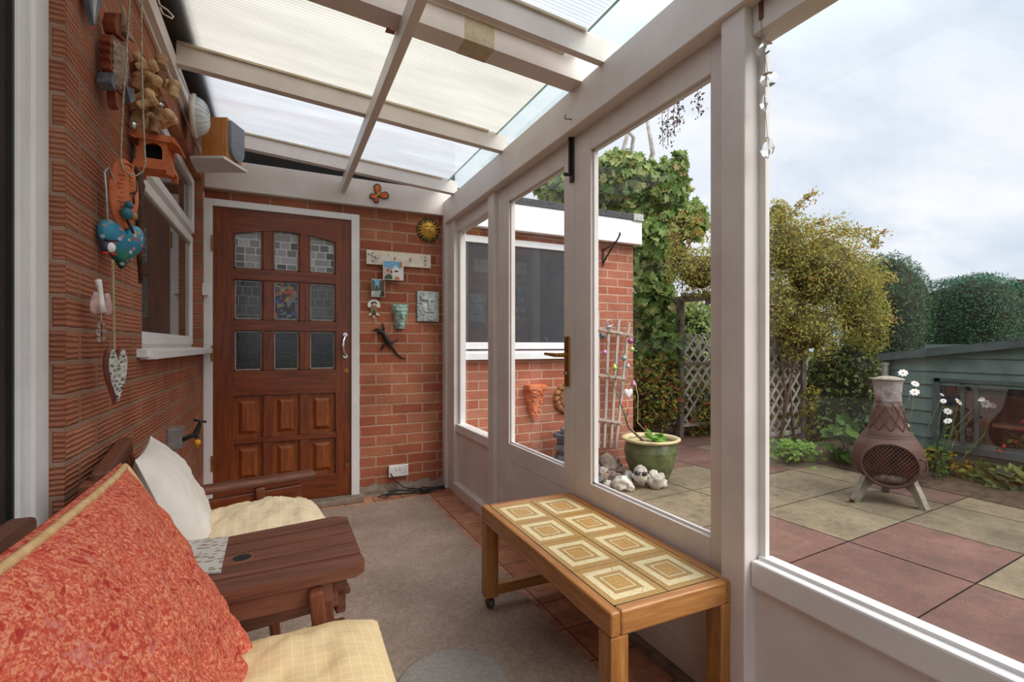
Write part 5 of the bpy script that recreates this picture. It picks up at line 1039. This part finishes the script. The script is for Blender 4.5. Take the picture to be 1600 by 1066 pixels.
obj('lower_rim', G().lathe(cc_, [(.188, .47), (.196, .478), (.19, .486), (.18, .48)], 48), rust, t)
vd = V((-cc_.x, -cc_.y, 0)).normalized(); vd = Matrix.Rotation(.06, 3, 'Z') @ vd; su = V((0,0,1)).cross(vd).normalized(); oc = cc_+V((0,0,.295))+vd*.155
def ring(rad, zr, off, n=48): return [oc+vd*off+su*(rad*math.cos(2*PI*i/n))+V((0,0,zr*math.sin(2*PI*i/n))) for i in range(n)]
A_, B_, C_, D_ = ring(.205, .160, .0), ring(.207, .162, .095), ring(.192, .147, .10), ring(.190, .145, -.02); n = 48
obj('mouth_collar', G().add(A_+B_+C_+D_, [(j*n+i, j*n+(i+1) % n, (j+1)*n+(i+1) % n, (j+1)*n+i) for j in range(3) for i in range(n)], True), rust, t)
fire = mat('sooty_rust_inside', s2l(34,22,20), s2l(110,58,44), .9, 8, .4, bump=.5)
obj('firebox', G().add(D_, [tuple(range(n))]), fire, t)
g = G().ball(oc+vd*.03-V((0,0,.11)), (.12, .035, .03), 14, 10, R=Matrix((su, vd, V((0,0,1)))).transposed(), f=lambda d: 1+.4*noise.noise(d*4)); obj('ash_pile', g, mat('ash', s2l(90,70,62), s2l(140,118,106), 1, 30, .3, bump=.5), t)
g = G()
for s in (1, -1):
    for kx in np.arange(-.5, .51, .030):
        seg = []
        for u in np.linspace(-.5, .5, 161):
            x = kx+u*.5*s*1.0; z_ = u*.5
            if (x/.192)**2+(z_/.147)**2 < 1: seg.append((x, z_))
        if len(seg) > 3: a, b = seg[0], seg[-1]; g.tube([oc+vd*.095+su*a[0]+V((0,0,a[1])), oc+vd*.095+su*b[0]+V((0,0,b[1]))], .0009, 4)
obj('wire_mesh', g, mat('rusty_wire', s2l(92,70,62), s2l(130,104,94), .6, 40, .2), t)
g = G().tube([oc+su*.20+vd*.07+V((0,0,.06)), oc+su*.24+vd*.05+V((0,0,.055)), oc+su*.25+vd*.05+V((0,0,-.0)), oc+su*.235+vd*.05+V((0,0,-.06)), oc+su*.20+vd*.07+V((0,0,-.05))], .009, 6); obj('door_latch', g, rust, t)
for a in (-1, 0, 1):
    d = (vd if a else -vd)*1; d = (Matrix.Rotation(a*.95, 3, 'Z') @ vd) if a else -vd; p0 = cc_+d*.12; n_ = V((0,0,1)).cross(d)
    pr_ = [p0+d*-.05+V((0,0,.175)), p0+d*.10+V((0,0,.185)), p0+d*.15+V((0,0,.10)), p0+d*.20, p0+d*.145, p0+d*.09+V((0,0,.09)), p0+d*.03+V((0,0,.13))]
    obj('leg', G().prism([q-n_*.03 for q in pr_], n_*.06), ash, t, bevel=.008)
obj('base_ring', G().lathe(cc_, [(.10, .12), (.16, .13), (.19, .165), (.17, .18)], 40), ash, t)
t.scale = (.83, .83, 1)
c = pt(1330, 782, 3.55); c.z = GZ+.012; t_ = obj('dead_leaf', G().grid(lambda a, b: c+V(((a-.5)*.10, (b-.5)*.045*math.sin(PI*a), .012*math.sin(a*7)+.01*abs(b-.5))), 10, 4), mat('dry_leaf', s2l(110,76,50), s2l(150,112,80), .8, 30, .2)); tag(t_, 'curled dry brown leaf on the paving left of the chiminea', 'leaf')
# ------------------------------------------------------------------ green shed
SX_ = 5.2; gsh = mat('grey_green_paint', s2l(84,101,95), s2l(106,123,115), .6, 6, .12, bump=.15); gsd = mat('dark_green_grey_trim', s2l(60,72,70), s2l(84,96,92), .6, 8, .1)
sy0, sy1 = .2, at(1388, 600, X=SX_).y; rz_ = lambda y: at(1388, 561, X=SX_).z+.135*(sy1-y)
t = thing('garden_shed', 'low grey-green weatherboard shed with long window behind the chiminea', 'shed', (5.8, 1.3, GZ))
wa = at(1462, 596, X=SX_); wb = at(1462, 690, X=SX_); wy1 = wa.y; wz1_, wz0_ = wa.z, wb.z; wy0 = .35
nb = 9; z0 = GZ-.02; zt = rz_(sy0)+.0
zz = z0; i = 0
bh = .118
while zz < rz_(sy0):
    z1 = zz+bh
    for y0, y1 in ((sy0, wy0), (wy0, wy1), (wy1, sy1)):
        if (y0, y1) == (wy0, wy1) and zz+.5*bh > wz0_-.02 and zz+.5*bh < wz1_+.02: continue
        ya = y1
        if rz_(y1) < zz+.02: ya = min(y1, sy1-(zz+.02-rz_(sy1))/.135)
        if ya <= y0: continue
        obj('weatherboard', G().prism([(SX_-.016, y0, zz), (SX_-.002, y0, z1), (SX_+.02, y0, z1), (SX_+.02, y0, zz)], (0, ya-y0, 0)), gsh, t)
    zz = z1
obj('side_wall', G().prism([(SX_+.021, sy1, z0), (SX_+.021, sy1, rz_(sy1)), (SX_+.021, sy0, rz_(sy0)), (SX_+.021, sy0, z0)], (.03, 0, 0)) if 0 else G().span((SX_+.02, sy1-.02, z0), (7.0, sy1, rz_(sy1))), gsh, t)
obj('roof_board', G().prism([(SX_-.07, sy1+.06, rz_(sy1)-.02), (SX_-.07, sy1+.06, rz_(sy1)+.045), (SX_-.07, sy0-.4, rz_(sy0-.4)+.045), (SX_-.07, sy0-.4, rz_(sy0-.4)-.02)], (.05, 0, 0)), gsd, t)
obj('roof', G().prism([(SX_-.06, sy1+.06, rz_(sy1)+.03), (SX_-.06, sy1+.06, rz_(sy1)+.05), (SX_-.06, sy0-.4, rz_(sy0-.4)+.05), (SX_-.06, sy0-.4, rz_(sy0-.4)+.03)], (1.9, 0, 0)), felt, t)
obj('corner_post', G().span((SX_-.03, sy1-.03, z0), (SX_+.02, sy1+.02, rz_(sy1))), gsd, t)
g = G().span((SX_-.028, wy1-.04, wz0_), (SX_+.01, wy1+.015, wz1_+.03)).span((SX_-.028, wy0, wz1_), (SX_+.01, wy1, wz1_+.03)).span((SX_-.05, wy0, wz0_-.055), (SX_+.01, wy1+.03, wz0_)); wf = obj('window_frame', g, gsd, t)
for px in (1505, 1527): yv = at(px, 650, X=SX_).y; obj('window_post', G().span((SX_-.015, yv-.014, wz0_), (SX_+.01, yv+.014, wz1_)), gsd, wf)
shg = glassy('shed_glass', (.75,.75,.75), 2.0, .01); obj('pane', G().add([(SX_-.005, wy0, wz0_), (SX_-.005, wy0, wz1_), (SX_-.005, wy1, wz1_), (SX_-.005, wy1, wz0_)], [(0,1,2,3)]), shg, wf)
obj('back_wall', G().span((6.4, sy0, z0), (6.45, sy1, rz_(sy1)-.05)), mat('shed_inside', s2l(66,40,32), s2l(104,66,50), .9, 4, .3), t); obj('floor_board', G().span((SX_+.02, sy0, .0), (6.4, sy1, .02)), fire, t)
obj('bench_top', G().span((5.35, .5, .42), (5.8, 1.9, .45)), wood('shed_bench', s2l(120,84,64), s2l(170,130,104), 'y'), t)
bl = obj('blue_cloth', G().ball((5.6, 1.55, .50), (.14, .16, .05), 18, 10, f=lambda d: 1+.3*noise.noise(d*3)), mat('blue_cloth', s2l(70,84,130), s2l(110,124,166), .9, 9, .2)); tag(bl, 'crumpled blue cloth on the bench behind the shed window', 'cloth')
c = at(1383, 570, X=SX_-.08); obj('downpipe', G().cone((c.x, c.y, c.z-.13), (c.x, c.y, c.z), .028, .028, 14).cone((c.x, c.y, c.z-.004), (c.x, c.y, c.z+.02), .034, .034, 14), galv, t)
# ------------------------------------------------------------------ rose arch
t = thing('rose_arch', 'weathered wooden garden arch with diamond lattice sides under the rambling rose', 'arch', (5.0, 4.05, GZ))
dkw = mat('dark_weathered_wood', s2l(84,74,68), s2l(128,116,108), .9, 14, .25, bump=.3); lat = mat('pale_lattice', s2l(150,140,130), s2l(190,182,172), .85, 20, .15, bump=.2)
la, lb = V((4.47, 4.50, GZ)), V((5.02, 4.46, GZ)); ra, rb = V((4.82, 3.60, GZ)), V((5.42, 3.58, GZ)); AHt = 1.72
for q in (la, lb, ra, rb): obj('post', G().span(q+V((-.035,-.035,0)), q+V((.035,.035,AHt))), dkw, t, bevel=.005)
for a, b in ((la, lb), (ra, rb)):
    for h in (.16, .92): obj('side_rail', G().bar(a+V((0,0,h)), b+V((0,0,h)), .03, .04), dkw if h > .5 else lat, t)
    for s in (0, 1):
        g = G(); L = (b-a).length; d = (b-a).normalized(); o2 = V((d.y, -d.x, 0))*(.008 if s else -.008)
        for k2 in np.arange(-1.5, 1.5, .165):
            pts_ = []
            for u in np.linspace(0, 1, 60):
                z_ = k2+(u if s else 1-u)*L*1.25
                if .16 < z_ < 1.30: pts_.append((u*L, z_))
            if len(pts_) > 3: g.bar(a+d*pts_[0][0]+V((0,0,pts_[0][1]))+o2, a+d*pts_[-1][0]+V((0,0,pts_[-1][1]))+o2, .006, .026, up=(d.y,-d.x,0)) if 0 else g.bar(a+d*pts_[0][0]+V((0,0,pts_[0][1]))+o2, a+d*pts_[-1][0]+V((0,0,pts_[-1][1]))+o2, .008, .028)
        obj('lattice', g, lat, t)
for a, b in ((la, ra), (lb, rb)): obj('top_beam', G().bar(a+V((-.05,.1,AHt)), b+V((0,-.1,AHt)), .05, .07), dkw, t)
for f_ in (.1, .37, .63, .9): p = la.lerp(ra, f_); q = lb.lerp(rb, f_); obj('top_slat', G().bar(p+V((-.1,0,AHt+.05)), q+V((.1,0,AHt+.05)), .035, .04), dkw, t)
# ------------------------------------------------------------------ planting
R3 = lambda px, t, ry=None: px*t/FPX
def E3(px, py, rx, ry, t, dep=.8): r = rx*t/FPX; return (pt(px, py, t), (r, r*dep, ry*t/FPX))
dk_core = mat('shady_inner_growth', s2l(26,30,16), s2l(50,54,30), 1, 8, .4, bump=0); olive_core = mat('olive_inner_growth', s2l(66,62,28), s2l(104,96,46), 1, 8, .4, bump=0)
rosem = leaf_m('rose_leaves', [s2l(112,116,48), s2l(146,148,66), s2l(172,168,84), s2l(190,172,90), s2l(198,150,80), s2l(184,122,74)], .5, .4)
bl_ = [E3(1285,425,85,85,5.3), E3(1225,385,52,60,5.2), E3(1335,470,48,75,5.4), E3(1262,515,62,52,5.2), E3(1160,405,60,48,5.3), E3(1095,425,55,42,5.4), E3(1062,405,26,24,5.5), E3(1358,500,34,62,5.6), E3(1212,520,34,80,5.7), E3(1215,335,22,26,5.3), E3(1205,470,36,52,5.1)]
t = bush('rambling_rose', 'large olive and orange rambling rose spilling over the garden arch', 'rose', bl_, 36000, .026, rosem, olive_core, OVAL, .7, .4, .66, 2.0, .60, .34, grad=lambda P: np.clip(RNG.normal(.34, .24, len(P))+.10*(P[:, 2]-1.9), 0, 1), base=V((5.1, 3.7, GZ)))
lines = [[pt(1225,350,5.3), pt(1245,325,5.2), pt(1262,308,5.2), pt(1272,302,5.1)], [pt(1260,370,5.3), pt(1310,358,5.2), pt(1350,358,5.2), pt(1388,363,5.1)], [pt(1290,375,5.3), pt(1330,360,5.3), pt(1365,375,5.2), pt(1372,384,5.2)], [pt(1240,380,5.3), pt(1270,352,5.3), pt(1290,345,5.2)], [pt(1050,385,5.4), pt(1075,345,5.4), pt(1100,340,5.4)], [pt(1070,400,5.4), pt(1085,362,5.4), pt(1108,372,5.4)], [pt(1060,400,5.4), pt(1048,360,5.4), pt(1066,330,5.4)], [pt(1340,440,5.4), pt(1380,430,5.3), pt(1398,440,5.3)], [pt(1330,500,5.4), pt(1385,500,5.3), pt(1403,498,5.3)]]
stems(t, lines, .007, br_m); stems(t, [[V((5.25,3.55,GZ)), V((5.22,3.6,.8)), V((5.1,3.7,1.6))], [V((5.0,3.55,GZ)), V((5.1,3.55,.6)), V((4.95,3.6,1.5))], [V((4.9,3.5,GZ)), V((5.2,3.52,.9)), V((5.35,3.55,1.6))]], .018, br_m, 'main_stem')
P = np.vstack([np.array([tuple(a.lerp(b, u)+V((random.gauss(0,.035), random.gauss(0,.03), random.gauss(0,.03)))) for u in np.random.default_rng(i).uniform(0, 1, 60)]) for i, l in enumerate(lines) for a, b in zip(l, l[1:])]); leafmesh('shoot_leaves', P, np.tile([0,0,1.], (len(P), 1)), .036, rosem, t, OVAL, 1.2, .2)
ivym = leaf_m('vine_leaves', [s2l(74,104,48), s2l(104,134,64), s2l(132,158,84), s2l(158,176,104), s2l(182,188,122), s2l(190,164,100)], .45, .45)
bl_ = [E3(985,290,52,45,6.4), E3(905,298,62,30,6.6), E3(960,262,32,24,6.4), E3(1040,300,36,48,6.3), E3(1030,385,40,55,6.2), E3(1082,345,24,30,6.1), E3(1018,470,38,60,6.2), E3(1035,540,36,48,6.1), E3(1000,360,40,60,6.4), E3(858,292,24,16,6.8), E3(1060,270,14,30,6.2), E3(1010,600,25,40,6.5)]
def ivg(P): return np.clip(RNG.normal(.42, .26, len(P))+.05*(P[:, 2]-2), 0, 1)
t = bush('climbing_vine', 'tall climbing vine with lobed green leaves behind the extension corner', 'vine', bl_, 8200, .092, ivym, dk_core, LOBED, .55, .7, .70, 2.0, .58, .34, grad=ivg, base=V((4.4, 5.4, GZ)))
stems(t, [[V((4.4,5.4,GZ)), pt(1010,560,6.4), pt(1000,420,6.5), pt(985,330,6.5), pt(982,270,6.4), pt(990,215,6.3), pt(975,198,6.3)], [pt(985,330,6.5), pt(970,250,6.5), pt(985,190,6.5)], [pt(1000,300,6.4), pt(1020,240,6.3), pt(1010,180,6.3)]], .045, mat('pale_vine_trunk', s2l(150,140,130), s2l(190,182,172), .9, 20, .2, bump=.3), 'trunk')
stems(t, [[pt(1060,330,6.2), pt(1088,345,6.1), pt(1112,352,6.1)], [pt(1040,420,6.2), pt(1065,360,6.1), pt(1060,420,6.1), pt(1078,400,6.1)], [pt(1075,380,6.1), pt(1095,410,6.1), pt(1085,430,6.1)]], .008, br_m, 'tendril')
# hanging seed sprays outside the doors
t = thing('seed_spray', 'dry brown hanging seed sprays dangling above the patio doors outside', 'plant', at(1055, 190, X=1.55)); g = G(); seedm = mat('dry_seeds', s2l(70,56,66), s2l(112,94,100), .9, 30, .3); Pn = []
for px, y0, y1 in ((1036,162,230),(1054,175,212),(1044,186,228),(1092,136,178),(1062,170,196)):
    a = at(px+2, y0-30, X=1.5); b = at(px, y1, X=1.5); g.tube([a, a.lerp(b, .5)+V((0,.01,0)), b], .0015, 4)
    for i in range(46): q = a.lerp(b, .35+.65*random.random()); Pn.append(tuple(q+V((random.gauss(0,.010), random.gauss(0,.012), random.gauss(0,.010)))))
obj('stalk', g, br_m, t); leafmesh('seeds', np.array(Pn), np.tile([1.,0,0], (len(Pn), 1)), .013, seedm, t, OVAL, 1, .3)
# hedges
gr2h = leaf_m('back_hedge_leaves', [s2l(46,70,34), s2l(74,100,46), s2l(104,128,62)], .5, .25); conm = leaf_m('conifer_leaves', [s2l(34,66,46), s2l(52,88,58), s2l(70,108,70), s2l(98,130,84)], .6, .15)
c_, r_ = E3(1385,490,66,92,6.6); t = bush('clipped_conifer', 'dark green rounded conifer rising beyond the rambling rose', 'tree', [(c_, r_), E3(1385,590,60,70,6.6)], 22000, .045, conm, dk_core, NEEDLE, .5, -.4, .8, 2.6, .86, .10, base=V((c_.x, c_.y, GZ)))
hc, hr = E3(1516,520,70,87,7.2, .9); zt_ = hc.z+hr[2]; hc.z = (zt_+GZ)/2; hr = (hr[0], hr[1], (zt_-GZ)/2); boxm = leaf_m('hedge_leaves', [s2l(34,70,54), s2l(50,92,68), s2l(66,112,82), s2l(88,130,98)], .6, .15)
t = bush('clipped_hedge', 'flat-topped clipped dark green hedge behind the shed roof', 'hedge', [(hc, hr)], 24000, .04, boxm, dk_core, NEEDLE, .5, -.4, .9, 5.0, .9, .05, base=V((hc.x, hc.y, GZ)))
lim = leaf_m('light_hedge_leaves', [s2l(70,104,40), s2l(112,146,62), s2l(140,170,84)], .6, .2); t = bush('light_hedge', 'pale green clipped hedge far off at the right edge', 'hedge', [(V((pt(1612,525,13).x, pt(1612,525,13).y, .95)), (.8, .95, 1.0))], 5000, .09, lim, dk_core, NEEDLE, .5, -.3, .85, 4.0, .88, .06)
ft = leaf_m('far_tree_leaves', [s2l(60,62,48), s2l(96,98,74), s2l(120,104,88)], .6, .2); c_, r_ = E3(1588,462,22,22,24); t = bush('distant_tree', 'small distant bare-looking tree behind the right end of hedge', 'tree', [(c_, r_)], 1500, .22, ft, dk_core, OVAL, .8, .2, .3, 2.0, .45, .4); stems(t, [[V((c_.x, c_.y, GZ)), c_]], .15, bark, 'trunk')
bh_ = [(V((x, 8.0+.25*math.sin(x*2), .95)), (.95, .55, 1.02)) for x in np.arange(2.2, 11, 1.35)]
bush('back_hedge', 'long mid-green hedge closing the garden behind the rose arch', 'hedge', bh_, 15000, .075, gr2h, dk_core, OVAL, .6, .2, .85, 3.0, .88, .12)
# shrubs and plants
shr = leaf_m('shrub_leaves', [s2l(56,76,32), s2l(86,108,44), s2l(124,138,56), s2l(172,162,66), s2l(156,84,50), s2l(160,62,50)], .5, .3)
bush('berry_shrub', 'mixed green and red-leaved shrub in front of the climbing vine', 'shrub', [E3(1022,615,46,58,6.0), E3(1085,640,40,50,6.3), E3(985,640,30,45,6.3)], 6500, .055, shr, dk_core, OVAL, .7, .3, .7, 2.2, .75, .25, grad=lambda P: np.clip(RNG.beta(1.6, 2.4, len(P))+np.where(RNG.uniform(0, 1, len(P)) > .9, .5, 0), 0, 1))
gr2 = leaf_m('dark_shrub_leaves', [s2l(44,62,30), s2l(70,92,42), s2l(100,120,56), s2l(136,144,72)], .5, .25)
bush('dark_shrub', 'dark green shrub filling the space beneath the rambling rose', 'shrub', [E3(1318,600,62,75,5.9), E3(1280,640,50,60,5.8), E3(1365,640,30,70,6.0)], 7000, .05, gr2, dk_core, OVAL, .7, .3, .75, 2.3, .8, .25)
yel_l = leaf_m('yellow_leaves', [s2l(96,104,34), s2l(150,142,44), s2l(190,166,56), s2l(120,128,48)], .5, .35)
bush('yellowing_shrub', 'yellow-leaved shrub showing through the lattice right of white post', 'shrub', [E3(1222,590,34,90,6.2), E3(1258,640,22,45,5.6)], 2200, .06, yel_l, dk_core, OVAL, .7, .3, .5, 2.0, .45, .3)
bush('arch_back_shrub', 'bright green shrub seen through the left lattice of arch', 'shrub', [E3(1085,545,36,80,7.2)], 2500, .07, ivym, dk_core, OVAL, .7, .3, .6, 2.2, .7, .3)
def clump(label, px, py, t, w, h, n, size, m, shape=OVAL, name='low_plant', cat='plant', extra=None):
    c = pt(px, py, t); c.z = GZ+.02; r = w*t/FPX; hh = h*t/FPX
    tt = thing(name, label, cat, c); P = np.array([(c.x+random.gauss(0, r*.45), c.y+random.gauss(0, r*.45), c.z+.02+hh*random.random()**.7) for _ in range(n)]); leafmesh('foliage', P, np.tile([-.3,-.3,1.], (n, 1)), size, m, tt, shape, .5, .1)
    stems(tt, [[V((c.x+(p[0]-c.x)*.4, c.y+(p[1]-c.y)*.4, c.z)), V(p)] for p in P[::3]], .0035, gr2 if 0 else mat_stem); return tt, c, r, hh
mat_stem = mat('green_stem', s2l(84,100,50), s2l(120,130,70), .7, 20, .2, bump=0)
lg = leaf_m('lush_leaves', [s2l(70,110,34), s2l(104,148,52), s2l(134,172,74)], .45, .35); lg2 = leaf_m('broad_leaves', [s2l(58,88,34), s2l(84,116,48), s2l(112,140,66)], .45, .35); yg = leaf_m('autumn_groundcover', [s2l(60,84,30), s2l(100,118,42), s2l(160,140,50), s2l(190,150,60)], .5, .3)
clump('bright green leafy clump at the foot of the right lattice', 1240, 735, 4.7, 36, 28, 340, .05, lg)
clump('broad-leaved plant with pale leaves between the arch and the chiminea', 1312, 725, 4.6, 30, 66, 34, .13, lg2, LOBED)
clump('yellowing low plant right of the chiminea by the shed', 1470, 752, 4.25, 36, 40, 260, .05, yg)
clump('low green ground cover along the shed beside the bed edge', 1530, 765, 4.0, 40, 26, 260, .055, yg)
clump('broad-leaved green plant at the right edge of paving', 1580, 782, 3.75, 34, 26, 90, .11, gr2, LOBED)
clump('dry brown seed-head plant standing against the shed boards', 1505, 740, 4.35, 22, 55, 220, .022, leaf_m('dry_seed_heads', [s2l(120,92,60), s2l(160,128,88)]))
tt, c, r, hh = clump('fuchsia with small red flowers at the right edge by shed', 1592, 740, 3.9, 20, 80, 130, .045, yg, OVAL, 'fuchsia')
for px, py in ((1562,702),(1569,694),(1578,712),(1587,688),(1595,668),(1598,655),(1566,712)):
    p = pt(px, py, 3.85); obj('flower', G().lathe(p, [(0, .0), (.012, -.012), (.016, -.03), (.004, -.026)], 8), red_paint, tt)
wp = mat('white_petals', s2l(226,224,222), s2l(244,242,240), .6, 20, .04, bump=0)
def cosmos(label, base, heads, t0):
    b0 = pt(*base, t0); b0.z = GZ+.03; t = thing('cosmos_plant', label, 'flower', b0); g = G(); Lp = []
    for i, (px, py, r) in enumerate(heads):
        p = pt(px, py, t0+.05*math.sin(i*2)); m_ = b0.lerp(p, .55)+V((random.gauss(0,.04), random.gauss(0,.04), .05)); g.tube([b0+V((random.gauss(0,.03), random.gauss(0,.03), 0)), m_, p], [.003,.0025,.0018], 5)
        for _ in range(10): q = b0.lerp(m_, random.random()); Lp.append(tuple(q+V((random.gauss(0,.02), random.gauss(0,.02), random.gauss(0,.02)))))
        d = V((-.6+random.gauss(0,.3), -.5+random.gauss(0,.3), .55)).normalized(); u = d.orthogonal().normalized(); v = d.cross(u); R_ = .78*r*t0/FPX; f = G()
        for kk in range(8):
            a = 2*PI*kk/8; e = u*math.cos(a)+v*math.sin(a); s_ = d.cross(e); f.add([p, p+e*R_*.6+s_*R_*.3+d*.004, p+e*R_+s_*R_*.2, p+e*R_*1.05, p+e*R_-s_*R_*.2, p+e*R_*.6-s_*R_*.3+d*.004], [(0,1,2,3,4,5)])
        fo = obj('flower', f, wp, t); obj('flower_centre', G().ball(p+d*.004, R_*.24, 8, 6), yel, fo)
    obj('stem', g, mat_stem, t); leafmesh('foliage', np.array(Lp), np.tile([0,0,1.], (len(Lp), 1)), .045, lg, t, NEEDLE, 1)
cosmos('white flowers on thin stems close behind the chiminea neck', (1420, 750), ((1411,583,8),(1430,600,7),(1429,613,8),(1414,665,7),(1423,682,9),(1429,694,6),(1362,664,7),(1472,617,4)), 4.05)
cosmos('white flowers on thin stems in front of the shed window', (1466, 755), ((1498,628,8),(1481,643,7),(1481,658,7),(1540,631,9),(1551,634,6),(1474,627,5),(1533,624,6)), 4.0)
# ------------------------------------------------------------------ SKY AND LIGHT
w = bpy.data.worlds.new('overcast_sky'); SC.world = w; w.use_nodes = True; nt = w.node_tree; nt.nodes.clear()
k = N.__new__(N); k.t = nt; k.out = k.n('ShaderNodeOutputWorld')
tc = k.n('ShaderNodeTexCoord'); d = k.xyz(tc.outputs['Generated']); zc = k.math('MAXIMUM', d[2], .02)
pl = k.comb(k.math('DIVIDE', d[0], k.math('ADD', zc, .18)), k.math('DIVIDE', d[1], k.math('ADD', zc, .18)))
mp = k.n('ShaderNodeMapping'); k.l(pl, mp.inputs[0]); mp.inputs['Scale'].default_value = (.9, 1.7, 1); mp.inputs['Rotation'].default_value = (0, 0, .5)
cl = k.noise(mp.outputs[0], 1.35, 7, .55, .35)
col = k.ramp(cl, [(.28, (.54,.62,.72)), (.45, (.63,.69,.77)), (.58, (.74,.77,.82)), (.75, (.84,.85,.87))])
low = k.ramp(zc, [(.0, (.74,.80,.88)), (.12, (1,1,1)), (.45, (1,1,1)), (1, (1,1,1))])
col = k.mix(1, col, low, 'MULTIPLY')
st = k.ramp(zc, [(0, (.42,)*3), (.45, (.43,)*3), (.75, (.9,)*3), (1, (1.0,)*3)])
bg = k.n('ShaderNodeBackground'); k.l(col, bg.inputs[0]); k.l(k.math('MULTIPLY', st, 2.75), bg.inputs[1]); k.l(bg.outputs[0], k.out.inputs[0])
sun = bpy.data.objects.new('sun', bpy.data.lights.new('sun', 'SUN')); COL.objects.link(sun); sun.data.energy = 3.2; sun.data.angle = math.radians(50); sun.data.color = (1,.96,.9)
sun.rotation_euler = V((-.42,.58,-.7)).to_track_quat('-Z', 'Y').to_euler()
